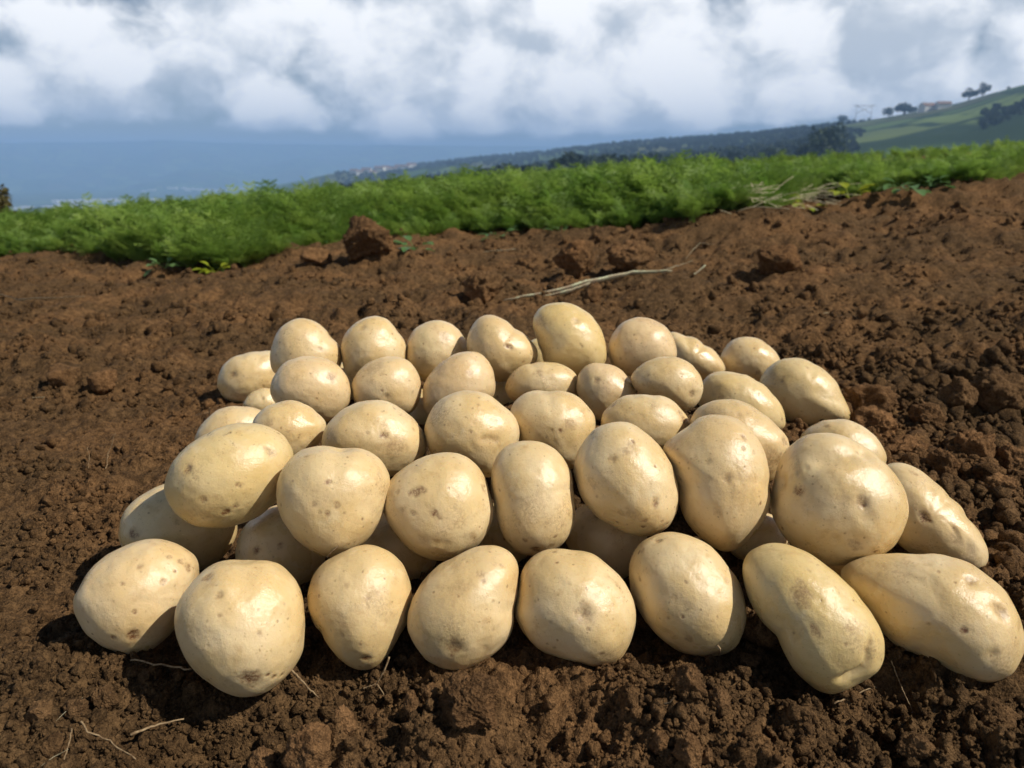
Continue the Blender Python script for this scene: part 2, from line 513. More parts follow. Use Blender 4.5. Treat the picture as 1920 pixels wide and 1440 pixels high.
def land_z(az, r):
    az, r = np.asarray(az, float), np.asarray(r, float)
    x, y = r * np.sin(az), r * np.cos(az)
    el = np.interp(az, SK_AZ, SK_EL); R = np.interp(az, RG_AZ, RG_R)
    n = n2(x, y, 1 / 170.0, 4, 60) * 0.010
    t = ss(r, 150, R)
    low = -0.022 - 0.035 * (1 - ss(az, -0.20, 0.12))
    e = low + (el - low) * t ** 0.75 + n * np.sin(np.clip(t, 0, 1) * math.pi)
    zr = R * el
    hill = np.where(r < R, r * e, zr - (r - R) * 0.30)
    val = np.maximum(-0.09 * r, BASE_Z)
    top = np.minimum(118 + 24 * n2(np.sin(az) * 6000, np.cos(az) * 6000, 1 / 1300.0, 5, 70, 0.55), 160)
    rel = n2(x, y, 1 / 900.0, 5, 72)
    ms = np.clip((r - 4300) / 2500, 0, 1)
    val = val + (top - BASE_Z) * ms ** 1.15 + 200 * rel * ms * (1 - ms) * 2.0
    z = np.maximum(hill, val)
    return np.minimum(z, np.where(r < 60, -4.0, 9e9))


def build_land():
    AZ = np.radians(np.linspace(-75, 75, 420))
    R = np.r_[np.geomspace(38, 3000, 150), np.linspace(3100, 6900, 70), np.linspace(7000, 8000, 4)]
    a, r = np.meshgrid(AZ, R); a, r = a.ravel(), r.ravel()
    z = land_z(a, r)
    V = np.stack([r * np.sin(a), r * np.cos(a), z], 1)
    na, nr = len(AZ), len(R)
    i, j = np.meshgrid(np.arange(na - 1), np.arange(nr - 1)); b = (j * na + i).ravel()
    rc = r[b]; Q = np.stack([b, b + 1, b + na + 1, b + na], 1)
    o = link('hills', fast_mesh('hills', V, Q, LAND)); tag(o, kind='structure')
    # the plain the hills stand on, out to the horizon on every side
    n = 64; ring = [(0, 0, BASE_Z - 6)] + [(8800 * math.cos(k * 2 * math.pi / n), 8800 * math.sin(k * 2 * math.pi / n), BASE_Z - 6) for k in range(n)]
    o = mesh_obj('valley_floor', ring, [(0, 1 + k, 1 + (k + 1) % n) for k in range(n)], LAND, smooth=False); tag(o, kind='structure')


build_land()


def land_at(px, r):
    """point of the far land under a photo column, r metres off"""
    az = math.atan((px - 960) / F)
    return Vector((r * math.sin(az), r * math.cos(az), float(land_z(np.array([az]), np.array([float(r)]))[0])))


def land_hit(px, py):
    q = ray(px, py); az = math.atan2(q[0], q[1]); h = math.hypot(q[0], q[1])
    rs = np.geomspace(60, 7500, 1500)
    z = land_z(np.full(rs.shape, az), rs); zz = CAM_H + rs * q[2] / h
    k = np.argmax(zz < z) if (zz < z).any() else len(rs) - 1
    return Vector((rs[k] * math.sin(az), rs[k] * math.cos(az), z[k]))


# ------------------------------------------------------------------ instanced loose matter
def scatter(name, P, S, Rt, Ix, variants, label, cat):
    """loose matter nobody could count: points carrying copies of a few small meshes"""
    me = bpy.data.meshes.new(name); me.vertices.add(len(P)); me.vertices.foreach_set('co', np.ascontiguousarray(P, np.float32).ravel())
    for nm, ty, arr, key in (('scl', 'FLOAT_VECTOR', S, 'vector'), ('rot', 'FLOAT_VECTOR', Rt, 'vector'), ('idx', 'INT', Ix, 'value')):
        at = me.attributes.new(nm, ty, 'POINT'); at.data.foreach_set(key, np.ascontiguousarray(arr, np.int32 if ty == 'INT' else np.float32).ravel())
    o = bpy.data.objects.new(name, me); C.objects.link(o)
    col = bpy.data.collections.new(name + '_forms')
    for k, vm in enumerate(variants):
        vo = bpy.data.objects.new('%s_form_%02d' % (name, k), vm); col.objects.link(vo)
    t = bpy.data.node_groups.new(name, 'GeometryNodeTree')
    t.interface.new_socket('Geometry', in_out='INPUT', socket_type='NodeSocketGeometry')
    t.interface.new_socket('Geometry', in_out='OUTPUT', socket_type='NodeSocketGeometry')
    gi, go = t.nodes.new('NodeGroupInput'), t.nodes.new('NodeGroupOutput')
    ci = t.nodes.new('GeometryNodeCollectionInfo'); ci.inputs['Collection'].default_value = col
    ci.inputs['Separate Children'].default_value = True; ci.inputs['Reset Children'].default_value = True
    ip = t.nodes.new('GeometryNodeInstanceOnPoints'); ip.inputs['Pick Instance'].default_value = True
    def attr(nm, ty):
        nd = t.nodes.new('GeometryNodeInputNamedAttribute'); nd.data_type = ty; nd.inputs['Name'].default_value = nm
        return [s for s in nd.outputs if s.enabled and s.name == 'Attribute'][0]
    t.links.new(gi.outputs[0], ip.inputs['Points']); t.links.new(ci.outputs[0], ip.inputs['Instance'])
    t.links.new(attr('idx', 'INT'), ip.inputs['Instance Index'])
    t.links.new(attr('rot', 'FLOAT_VECTOR'), ip.inputs['Rotation'])
    t.links.new(attr('scl', 'FLOAT_VECTOR'), ip.inputs['Scale'])
    t.links.new(ip.outputs[0], go.inputs[0])
    md = o.modifiers.new('scatter', 'NODES'); md.node_group = t
    tag(o, label, cat, kind='stuff')
    return o


def clod_shape(sub, seed, cuts=9, rough=0.16, flat=0.75):
    """an angular lump of soil, about unit radius"""
    rg = np.random.default_rng(seed); V, T = ico(sub)
    n = rg.normal(size=(cuts, 3)); n /= np.linalg.norm(n, axis=1)[:, None]; dd = rg.uniform(0.62, 0.95, cuts)
    q = V @ n.T; lim = np.where(q > 0.05, dd / np.maximum(q, 0.05), 9.0)
    r = np.minimum(1.12, lim.min(1))
    r = r * (1 + rough * fbm(V * 2.3 + seed * 3.1, 5, 0.62, seed) + 0.05 * vnoise(V * 14 + seed, seed))
    P = V * r[:, None]; P[:, 2] *= flat
    return P, T


def build_crumbs():
    rg = np.random.default_rng(5)
    forms = []
    for k in range(8):
        P, T = clod_shape(2, 100 + k, 9, 0.24, 0.85)
        forms.append(fast_mesh('soil_crumb_form', P, T, SOIL_CRUMB))
    N = 150000
    r = np.exp(rg.uniform(math.log(0.30), math.log(5.5), N)); a = rg.uniform(-0.80, 0.80, N)
    x, y = r * np.sin(a), r * np.cos(a)
    clump = n2(x, y, 7.0, 3, 80)
    right = ss(x, 0.33, 0.48) * ss(1.7 - y, 0, 0.6)
    keep = rg.uniform(size=N) < np.clip(0.42 + 0.7 * clump + 0.5 * right + 0.35 * ss(0.50 - y, 0, 0.1), 0.06, 1)
    keep &= (r < 1.1) | (rg.uniform(size=N) < 0.45) | (right > 0.3)
    keep &= r < edge_r(a) + 0.25
    x, y, r, right = x[keep], y[keep], r[keep], right[keep]
    n = len(x)
    s = 0.00095 * (r / 0.45) ** 0.62 * (1 - rg.uniform(size=n)) ** (-1 / 2.5)
    big = (rg.uniform(size=n) < 0.02 + 0.04 * (clump[keep] > 0.25)) & (r > 0.7)
    s = np.where(big, s * 2.6, s)
    s = np.minimum(s * (1 + 0.5 * right), 0.0050 + 0.012 * ss(r, 0.5, 2.5) + 0.006 * right)
    z = ground_z(x, y) + s * 0.30
    S = s[:, None] * rg.uniform(0.75, 1.25, (n, 3))
    scatter('soil_crumbs', np.stack([x, y, z], 1), S, rg.uniform(0, 6.28, (n, 3)), rg.integers(0, 8, n), forms,
            'loose brown soil crumbs strewn over the tilled field', 'soil')


build_crumbs()


def carrot_form(seed):
    """one tuft of feathery carrot tops, about 0.3 m tall"""
    rg = random.Random(seed); V, T = [], []
    def tri(a, b, c):
        k = len(V); V.extend([tuple(a), tuple(b), tuple(c)]); T.append((k, k + 1, k + 2))
    for f in range(rg.randint(10, 14)):
        az = rg.uniform(0, 6.283); L = rg.uniform(0.20, 0.34); lean = rg.uniform(0.05, 0.55); bend = rg.uniform(0.2, 1.1)
        out = Vector((math.cos(az), math.sin(az), 0)); side = Vector((-math.sin(az), math.cos(az), 0))
        p = Vector((rg.uniform(-.012, .012), rg.uniform(-.012, .012), 0)); n = 11; ang = lean
        for k in range(n):
            t = k / n; d = out * math.sin(ang) + Vector((0, 0, 1)) * math.cos(ang)
            q = p + d * (L / n); w = 0.0026 * (1 - 0.7 * t)
            tri(p - side * w, p + side * w, q); tri(p - out * w, p + out * w, q)
            if t > 0.30:
                pl = 0.085 * math.sin(min(1.0, (1.08 - t) / 0.62) * math.pi / 2) * rg.uniform(0.7, 1.1)
                for sgn in (-1, 1):
                    pd = (side * sgn * 0.85 + d * 0.55 + Vector((rg.uniform(-.2, .2), rg.uniform(-.2, .2), rg.uniform(-.25, .15)))).normalized()
                    nrm = pd.cross(d).normalized(); acr = nrm.cross(pd).normalized()
                    m = 5
                    for j in range(m):
                        b0 = p + pd * (pl * (j + 0.2) / m)
                        ll = pl * 0.42 * (1 - 0.55 * j / m)
                        for s2 in (-1, 1):
                            e = b0 + (pd * 0.75 + acr * s2 * 0.75 + nrm * rg.uniform(-.5, .5)) * ll
                            wd = pd * (0.0042 + 0.0015 * rg.random())
                            tri(b0 - wd * 0.5, b0 + wd, e)
                    tri(p - acr * 0.001, p + acr * 0.001, p + pd * pl)
            p = q; ang += bend / n
    return fast_mesh('carrot_form', np.array(V), np.array(T), CARROT, False)


def build_crop():
    rg = np.random.default_rng(11)
    forms = [carrot_form(30 + k) for k in range(6)]
    P, S, R, I = [], [], [], []
    a = rg.uniform(-1.05, 1.0, 76000); u = rg.uniform(size=76000)
    e = edge_r(a) + 0.16 * n2(a * 9, a * 0, 1.0, 3, 55) + 0.06
    r = e + 0.05 + np.where(u < 0.72, 2.6 * (u / 0.72) ** 1.2, 2.6 + 9.0 * ((u - 0.72) / 0.28))
    # area-weighted thinning
    dens = np.where(r - e < 2.6, 1.0, 0.40)
    keep = rg.uniform(size=len(a)) < dens * 0.085
    a, r, e = a[keep], r[keep], e[keep]
    x, y = r * np.sin(a), r * np.cos(a)
    z = ground_base(x, y) - 0.01
    n = len(x)
    px = 960 + F * np.tan(a)
    hgt = np.interp(px, [0, 500, 1000, 1300, 1500, 1700, 1920], [0.80, 0.90, 0.93, 0.85, 0.72, 0.64, 0.70])
    s = hgt * np.where(rg.uniform(size=n) < 0.07, 1.24, rg.uniform(0.66, 1.14, n)) * (0.50 + 0.50 * ss(r - e, 0.0, 0.6)) * (1 + 0.13 * n2(x, y, 1.6, 2, 99))
    S = np.stack([s * rg.uniform(0.9, 1.2, n), s * rg.uniform(0.9, 1.2, n), s], 1)
    R = np.stack([rg.uniform(-.22, .22, n), rg.uniform(-.22, .22, n), rg.uniform(0, 6.28, n)], 1)
    scatter('carrot_crop', np.stack([x, y, z], 1), S, R, rg.integers(0, 6, n), forms,
            'dense feathery green carrot tops filling the field behind the bare soil', 'crop')
    print('carrots', n)


build_crop()

# ------------------------------------------------------------------ potatoes
# key: (distance along the sight line, depth ratio, outline in photo pixels, marks, label)
# a mark is (x, y, radius px, dent depth as a share of that radius, stain 0..1)
POTATOES = {
 'P1': (0.6779, 0.922, [(136, 1127), (156, 1090), (190, 1049), (224, 1030), (261, 1015), (299, 1011), (340, 1021), (366, 1041), (376, 1067), (368, 1101), (340, 1157), (310, 1199), (280, 1221), (246, 1229), (209, 1219), (175, 1200), (149, 1169)], [(250, 1188, 11, 0.3, 0.95), (214, 1192, 6, 0.2, 0.6), (315, 1047, 6, 0.1, 0.55), (352, 1065, 9, 0.15, 0.55), (303, 1093, 6, 0.2, 0.5), (335, 1054, 5, 0.1, 0.5), (262, 1065, 7, 0.1, 0.35)],
    'yellowish potato at the left end of the front row, dark eye near its bottom'),
 'P2': (0.6016, 0.922, [(327, 1165), (334, 1127), (359, 1094), (392, 1062), (430, 1050), (467, 1051), (505, 1049), (535, 1067), (561, 1101), (569, 1150), (569, 1202), (550, 1255), (516, 1289), (475, 1307), (430, 1300), (385, 1274), (347, 1229), (331, 1191)], [(468, 1270, 20, 0.22, 0.75), (392, 1085, 9, 0.2, 0.55), (415, 1120, 8, 0.3, 0.45), (500, 1263, 5, 0.4, 0.7), (512, 1266, 5, 0.4, 0.7), (526, 1264, 5, 0.4, 0.6), (450, 1050, 26, 0.16, 0)],
    'large round potato second from left in the front row, cracked at its stained lower end'),
 'P3': (0.6109, 0.92, [(574, 1120), (584, 1086), (606, 1056), (644, 1034), (692, 1022), (730, 1037), (756, 1064), (769, 1101), (767, 1142), (749, 1191), (719, 1236), (689, 1255), (655, 1247), (625, 1221), (602, 1187), (580, 1157)], [(688, 1232, 9, 0.35, 0.8), (690, 1122, 7, 0.1, 0.35), (600, 1180, 30, 0.15, 0), (650, 1100, 6, 0.1, 0.3)],
    'pear shaped potato third from left in the front row, tapering to a dark tip'),
 'P4': (0.5978, 0.917, [(765, 1175), (770, 1137), (787, 1103), (812, 1072), (843, 1050), (881, 1031), (915, 1022), (952, 1031), (971, 1056), (968, 1094), (963, 1144), (962, 1181), (943, 1212), (909, 1237), (874, 1256), (846, 1261), (812, 1247), (784, 1219)], [(853, 1214, 18, 0.32, 0.6), (900, 1080, 8, 0.1, 0.35), (860, 1105, 26, 0.02, 0.22), (905, 1092, 6, 0.1, 0.4)],
    'potato fourth from left in the front row, leaning right with a sunken grey eye'),
 'P5': (0.6023, 0.921, [(966, 1150), (970, 1103), (984, 1059), (1009, 1041), (1040, 1031), (1077, 1033), (1112, 1041), (1146, 1066), (1174, 1100), (1190, 1137), (1193, 1166), (1184, 1203), (1162, 1237), (1127, 1252), (1090, 1247), (1046, 1231), (1009, 1216), (981, 1187)], [(1096, 1152, 18, 0.38, 0.45), (1090, 1153, 7, 0.35, 0.5), (1115, 1120, 9, 0.05, 0.2), (1040, 1212, 5, 0.1, 0.5), (1125, 1222, 6, 0.1, 0.5)],
    'potato in the middle of the front row with a dimple like a navel'),
 'P6': (0.6276, 0.922, [(1182, 1070), (1187, 1040), (1203, 1017), (1230, 1002), (1260, 996), (1300, 1007), (1340, 1030), (1370, 1067), (1393, 1110), (1402, 1150), (1397, 1187), (1377, 1217), (1340, 1231), (1300, 1227), (1253, 1207), (1217, 1173), (1193, 1133), (1183, 1100)], [(1344, 1226, 16, 0.2, 0.6), (1236, 1016, 8, 0.3, 0.6), (1292, 1192, 8, 0.1, 0.5), (1280, 1154, 4, 0.1, 0.85), (1265, 1120, 6, 0.05, 0.3), (1360, 1090, 8, 0.25, 0.2)],
    'oval potato third from right in the front row, lying slanted beside a soil clod'),
 'P7': (0.6204, 0.919, [(1393, 1053), (1405, 1036), (1431, 1022), (1464, 1019), (1501, 1030), (1543, 1058), (1582, 1089), (1613, 1126), (1639, 1160), (1654, 1193), (1658, 1222), (1644, 1258), (1627, 1272), (1605, 1281), (1585, 1295), (1563, 1300), (1532, 1292), (1501, 1267), (1476, 1230), (1459, 1191), (1425, 1157), (1402, 1112), (1393, 1078)], [(1508, 1112, 14, 0.05, 0.5), (1500, 1128, 12, 0.05, 0.45), (1505, 1100, 9, 0.05, 0.4), (1527, 1180, 11, 0.08, 0.55), (1628, 1204, 9, 0.5, 0.3), (1624, 1222, 10, 0.95, 0.05), (1622, 1238, 11, 0.95, 0.05), (1612, 1252, 11, 0.95, 0.05), (1598, 1260, 11, 0.95, 0.1), (1582, 1266, 11, 0.95, 0.1), (1566, 1268, 10, 0.25, 0.05)],
    'long potato second from right in the front row with a cleft lower end'),
 'P8': (0.6739, 0.92, [(1568, 1072), (1588, 1056), (1622, 1044), (1664, 1039), (1718, 1040), (1774, 1044), (1819, 1058), (1858, 1087), (1892, 1120), (1912, 1154), (1920, 1193), (1917, 1230), (1900, 1264), (1858, 1281), (1819, 1272), (1768, 1247), (1718, 1224), (1675, 1207), (1644, 1174), (1619, 1134), (1588, 1101)], [(1818, 1090, 13, 0.4, 0.45), (1876, 1150, 15, 0.42, 0.45), (1806, 1180, 6, 0.15, 0.8), (1857, 1224, 10, 0.4, 0.15), (1862, 1136, 20, 0.12, 0), (1760, 1120, 30, 0.08, 0)],
    'longest potato at the right end of the front row, stretched towards the picture edge'),
 'P9': (0.8276, 0.919, [(1642, 890), (1660, 867), (1683, 864), (1717, 877), (1747, 900), (1780, 933), (1813, 973), (1843, 1010), (1854, 1037), (1847, 1067), (1810, 1075), (1770, 1062), (1725, 1045), (1690, 1025), (1663, 985), (1645, 935)], [(1733, 970, 10, 0.45, 0.75), (1793, 1012, 12, 0.35, 0.3), (1817, 1030, 11, 0.4, 0.25), (1790, 995, 7, 0.3, 0.3), (1712, 887, 6, 0.1, 0.35)],
    'long yellow pitted potato lying at the right edge just above the longest potato'),
 'Q1': (0.6903, 0.92, [(308, 923), (312, 893), (323, 867), (347, 840), (380, 817), (420, 800), (463, 793), (500, 798), (530, 815), (548, 840), (552, 863), (541, 897), (527, 925), (506, 950), (483, 967), (447, 983), (400, 991), (367, 987), (340, 970), (320, 950)], [(355, 880, 10, 0.35, 0.6), (383, 935, 9, 0.15, 0.6), (425, 957, 9, 0.15, 0.85), (440, 946, 8, 0.1, 0.6), (505, 850, 9, 0.1, 0.4), (447, 908, 6, 0.1, 0.55), (395, 955, 34, 0.0, 0.22), (365, 960, 14, 0, 0.25)],
    'big oval potato at the left end of the second tier, brown spots underneath'),
 'Q2': (0.6467, 0.915, [(519, 917), (525, 890), (543, 863), (570, 843), (600, 836), (630, 840), (650, 841), (667, 838), (693, 845), (720, 867), (732, 897), (725, 927), (713, 967), (693, 1003), (667, 1027), (630, 1043), (600, 1040), (567, 1020), (540, 990), (523, 953)], [(615, 907, 9, 0.1, 0.6), (590, 945, 8, 0.1, 0.45), (632, 947, 8, 0.1, 0.45), (641, 842, 22, 0.6, 0), (638, 845, 8, 0.35, 0.1), (615, 962, 6, 0.1, 0.6), (600, 960, 5, 0.1, 0.5)],
    'heart shaped potato second from left in the second tier, notched on top'),
 'Q3': (0.6522, 0.909, [(719, 947), (723, 917), (740, 890), (773, 867), (810, 852), (833, 848), (863, 852), (890, 868), (907, 893), (915, 917), (923, 953), (920, 983), (907, 1010), (880, 1033), (843, 1048), (810, 1051), (780, 1037), (755, 1018), (736, 993), (724, 970)], [(783, 922, 13, 0.2, 0.6), (795, 920, 8, 0.1, 0.55), (770, 925, 7, 0.1, 0.5), (815, 962, 11, 0.12, 0.75), (906, 918, 9, 0.5, 0.35), (794, 1010, 14, 0.22, 0.2), (815, 1015, 13, 0.22, 0.2), (835, 1016, 12, 0.18, 0.15), (776, 962, 6, 0.1, 0.5), (757, 955, 5, 0.1, 0.4)],
    'potato third from left in the second tier with a star shaped brown scar'),
 'Q4': (0.6582, 0.921, [(920, 903), (922, 880), (933, 853), (953, 833), (980, 825), (1007, 827), (1037, 840), (1060, 863), (1072, 887), (1074, 913), (1078, 940), (1079, 967), (1073, 997), (1057, 1023), (1030, 1040), (1000, 1043), (973, 1037), (950, 1013), (935, 980), (927, 940)], [(1005, 1028, 9, 0.2, 0.7), (1032, 1022, 8, 0.1, 0.45), (985, 1010, 6, 0.1, 0.5), (960, 930, 9, 0.15, 0.15)],
    'narrow upright barrel shaped potato in the middle of the second tier'),
 'Q5': (0.6634, 0.918, [(1077, 877), (1083, 850), (1100, 823), (1123, 800), (1153, 791), (1180, 793), (1203, 807), (1230, 830), (1250, 857), (1265, 890), (1274, 927), (1270, 957), (1253, 987), (1227, 1005), (1200, 1008), (1173, 1000), (1150, 987), (1120, 970), (1097, 947), (1082, 910)], [(1226, 941, 9, 0.45, 0.6), (1182, 836, 11, 0.12, 0.35), (1172, 848, 11, 0.12, 0.35), (1150, 863, 8, 0.25, 0.35), (1180, 958, 13, 0.12, 0.3), (1165, 958, 9, 0.1, 0.3), (1205, 985, 5, 0.1, 0.7), (1208, 972, 5, 0.1, 0.6), (1238, 974, 4, 0.1, 0.6), (1112, 812, 12, 0.0, 0.3)],
    'olive tinted egg shaped potato with a deep eye, third from right in the second tier'),
 'Q6': (0.6856, 0.921, [(1243, 838), (1264, 820), (1290, 803), (1310, 785), (1342, 778), (1375, 782), (1404, 803), (1424, 829), (1439, 870), (1443, 908), (1443, 943), (1433, 972), (1415, 998), (1389, 1025), (1363, 1036), (1342, 1029), (1316, 1010), (1290, 984), (1275, 952), (1270, 908), (1255, 876), (1245, 855)], [(1362, 900, 11, 0.35, 0.3), (1392, 843, 6, 0.15, 0.7), (1393, 822, 7, 0.15, 0.5), (1275, 895, 7, 0.1, 0.6), (1330, 868, 5, 0.1, 0.3), (1345, 955, 8, 0.05, 0.25)],
    'tall potato tapering downwards, second from right in the second tier'),
 'Q7': (0.7, 0.92, [(1447, 937), (1452, 903), (1463, 867), (1480, 837), (1507, 817), (1540, 810), (1577, 815), (1607, 830), (1640, 853), (1670, 880), (1690, 910), (1702, 947), (1697, 983), (1683, 1013), (1663, 1037), (1630, 1050), (1590, 1057), (1557, 1059), (1520, 1043), (1487, 1020), (1460, 990), (1448, 963)], [(1614, 942, 14, 0.45, 0.45), (1620, 965, 16, 0.28, 0), (1617, 948, 6, 0.5, 0.7), (1503, 920, 10, 0.1, 0.75), (1497, 915, 6, 0.1, 0.5), (1565, 1006, 11, 0.35, 0.15), (1603, 1015, 14, 0.1, 0.4), (1500, 888, 8, 0.5, 0.1), (1488, 896, 8, 0.5, 0.15), (1512, 880, 8, 0.5, 0.05), (1470, 902, 18, 0.6, 0), (1535, 868, 22, 0.62, 0), (1562, 858, 24, 0.62, 0), (1592, 853, 24, 0.62, 0), (1620, 850, 22, 0.62, 0)],
    'biggest potato at the right end of the second tier with a torn skin flap'),
 'U1': (0.7765, 0.919, [(223, 993), (230, 967), (250, 940), (277, 920), (308, 907), (350, 907), (400, 927), (440, 960), (448, 993), (433, 1027), (407, 1057), (373, 1070), (333, 1067), (283, 1053), (240, 1040), (223, 1020)], [(252, 1000, 9, 0.15, 0.7)],
    'shaded potato on the soil at far left, below the big oval spotted one'),
 'U2': (0.7275, 0.914, [(442, 1047), (445, 1013), (460, 983), (490, 960), (520, 947), (560, 953), (593, 980), (613, 1020), (610, 1053), (593, 1080), (567, 1100), (517, 1107), (473, 1097), (447, 1073)], [(482, 1030, 7, 0.15, 0.9), (525, 1022, 5, 0.1, 0.5)],
    'shaded potato with one dark eye, tucked behind the large round front potato'),
 'U3': (0.708, 0.912, (748, 1025, 72, 76), [],
    'shaded potato in the gap below the heart shaped and the star scarred ones'),
 'U4': (0.7156, 0.921, (1138, 1012, 78, 74), [],
    'shaded potato in the gap below the olive tinted egg shaped one'),
 'U5': (0.7709, 0.917, (1415, 1005, 62, 52), [],
    'shaded potato glimpsed beneath the tall tapering potato, towards the right'),
 'U6': (0.7781, 0.92, (1590, 1030, 62, 52), [],
    'small hidden potato showing as a sliver beneath the biggest potato'),
 'U7': (0.7297, 0.918, (940, 1005, 62, 60), [],
    'dark potato barely showing between the star scarred and the barrel shaped ones'),
 'R0': (1.0301, 0.919, [(363, 827), (373, 803), (393, 780), (423, 765), (453, 762), (487, 767), (510, 787), (513, 820), (493, 847), (447, 860), (400, 857), (370, 843)], [],
    'pale potato on the soil at the left, peeping out behind the big oval spotted one'),
 'R1': (0.7861, 0.921, [(472, 790), (490, 770), (517, 757), (543, 751), (570, 757), (597, 777), (613, 793), (608, 815), (593, 838), (573, 855), (553, 867), (517, 862), (487, 840), (472, 813)], [(505, 793, 9, 0.1, 0.3)],
    'small rounded potato behind the notch between the oval and the heart shaped ones'),
 'R2': (0.7501, 0.92, [(601, 827), (607, 803), (627, 780), (657, 760), (697, 749), (730, 753), (760, 773), (783, 797), (797, 820), (798, 843), (780, 867), (757, 883), (730, 893), (680, 893), (633, 873), (607, 850)], [(718, 816, 9, 0.15, 0.75), (740, 840, 20, 0, 0.3), (690, 812, 4, 0.1, 0.4)],
    'broad potato with a brown central scar, just behind the heart shaped one'),
 'R3': (0.7434, 0.919, [(795, 803), (803, 780), (823, 753), (853, 737), (880, 732), (910, 737), (940, 757), (963, 780), (974, 807), (970, 833), (950, 870), (930, 893), (910, 895), (873, 887), (840, 873), (810, 850)], [(905, 822, 9, 0.4, 0.3), (917, 822, 9, 0.4, 0.3), (929, 824, 9, 0.35, 0.35), (925, 790, 10, 0.2, 0.2)],
    'plump yellow potato with a smiling crease, above the barrel shaped one'),
 'R4': (0.771, 0.918, [(957, 777), (966, 756), (984, 739), (1004, 732), (1027, 736), (1057, 735), (1083, 745), (1103, 765), (1116, 788), (1118, 812), (1103, 847), (1086, 870), (1065, 882), (1036, 876), (992, 847), (966, 812)], [(1066, 795, 13, 0.1, 0.4), (1103, 770, 8, 0.35, 0.25), (1018, 737, 12, 0.3, 0), (1035, 806, 4, 0.1, 0.6), (1050, 807, 4, 0.1, 0.7)],
    'potato with a dented top in the middle of the third tier, behind the olive one'),
 'R5': (0.7758, 0.921, [(1124, 788), (1132, 768), (1153, 750), (1188, 741), (1223, 741), (1255, 747), (1275, 765), (1290, 785), (1293, 797), (1284, 817), (1261, 841), (1232, 852), (1188, 847), (1150, 829), (1127, 809)], [(1284, 790, 9, 0.2, 0.55), (1276, 775, 7, 0.2, 0.5), (1150, 760, 6, 0.1, 0.5)],
    'broad flat topped potato in the third tier, between the olive and the tall ones'),
 'R6': (0.7622, 0.92, [(1294, 791), (1307, 768), (1331, 753), (1360, 748), (1392, 753), (1424, 774), (1453, 797), (1474, 817), (1482, 835), (1480, 852), (1465, 879), (1447, 902), (1421, 908), (1377, 887), (1334, 858), (1302, 823)], [(1435, 870, 34, 0, 0.4), (1470, 828, 9, 0.3, 0.5), (1385, 780, 9, 0.3, 0.15), (1398, 775, 8, 0.25, 0.1)],
    'potato with a brown scuffed side, wedged behind the tall tapering one at right'),
 'R7': (0.97, 0.919, [(1497, 820), (1507, 807), (1533, 792), (1563, 787), (1600, 792), (1630, 810), (1653, 833), (1663, 857), (1660, 873), (1640, 893), (1597, 900), (1547, 887), (1510, 853)], [(1550, 800, 5, 0.1, 0.5)],
    'smooth pale potato peeping out directly behind the biggest one at right'),
 'S0': (1.1855, 0.919, [(455, 760), (463, 743), (483, 732), (513, 730), (530, 747), (530, 767), (507, 782), (473, 777)], [],
    'tiny sliver of potato by the soil between two potatoes on the left flank'),
 'S1': (0.9068, 0.92, [(507, 737), (510, 713), (523, 690), (547, 673), (580, 667), (610, 672), (637, 690), (652, 710), (657, 733), (653, 757), (637, 777), (617, 790), (593, 790), (560, 780), (527, 763)], [(620, 708, 10, 0.1, 0.55), (556, 687, 12, 0.2, 0.1)],
    'potato with wrinkled pink speckled side at the left end of the fourth tier'),
 'S2': (0.9136, 0.919, [(658, 737), (663, 710), (680, 687), (707, 673), (733, 669), (760, 673), (780, 690), (789, 717), (787, 747), (773, 773), (750, 783), (713, 780), (680, 770)], [(725, 742, 7, 0.3, 0.4), (700, 690, 20, 0, 0.25)],
    'round potato with mottled tan top, second from left in the fourth tier'),
 'S3': (0.9075, 0.921, [(792, 740), (795, 720), (810, 697), (837, 673), (870, 660), (897, 662), (917, 680), (928, 710), (928, 737), (913, 757), (880, 770), (840, 780), (807, 780), (793, 763)], [(880, 700, 8, 0.1, 0.3)],
    'domed potato with sloping left shoulder, third from left in the fourth tier'),
 'S4': (0.931, 0.919, [(947, 730), (952, 710), (969, 692), (998, 683), (1033, 680), (1062, 688), (1081, 704), (1086, 724), (1083, 742), (1062, 753), (1022, 760), (978, 757), (955, 748)], [(1010, 700, 14, 0.02, 0.35)],
    'low wide potato with a tan smear in the middle of the fourth tier'),
 'S5': (0.9145, 0.923, [(1083, 713), (1089, 695), (1103, 682), (1130, 681), (1156, 689), (1176, 707), (1191, 727), (1192, 742), (1173, 762), (1150, 783), (1127, 791), (1103, 777), (1087, 748)], [(1118, 713, 7, 0.35, 0.5), (1170, 712, 6, 0.1, 0.4)],
    'small pointed potato with a dark eye, between two wider ones in the fourth tier'),
 'S6': (0.9004, 0.922, [(1182, 707), (1197, 689), (1223, 675), (1252, 669), (1278, 673), (1302, 689), (1316, 710), (1319, 730), (1310, 753), (1287, 771), (1261, 768), (1232, 756), (1203, 739), (1185, 724)], [(1297, 739, 7, 0.3, 0.6), (1250, 680, 9, 0.15, 0.2)],
    'smooth oval potato with one eye at its lower right, right of the small pointed one'),
 'S7': (1.0, 0.92, [(1316, 718), (1331, 701), (1354, 696), (1383, 701), (1418, 715), (1447, 739), (1465, 762), (1471, 783), (1471, 803), (1447, 812), (1407, 800), (1348, 788), (1316, 771), (1307, 742)], [(1352, 745, 6, 0.1, 0.5)],
    'long flattish potato sloping down to the right, behind the scuffed one'),
 'S8': (1.1518, 0.92, [(1422, 721), (1435, 694), (1462, 675), (1493, 670), (1527, 683), (1558, 706), (1575, 733), (1585, 756), (1596, 775), (1593, 790), (1566, 796), (1535, 800), (1504, 803), (1469, 787), (1439, 756)], [(1513, 690, 5, 0.1, 0.4)],
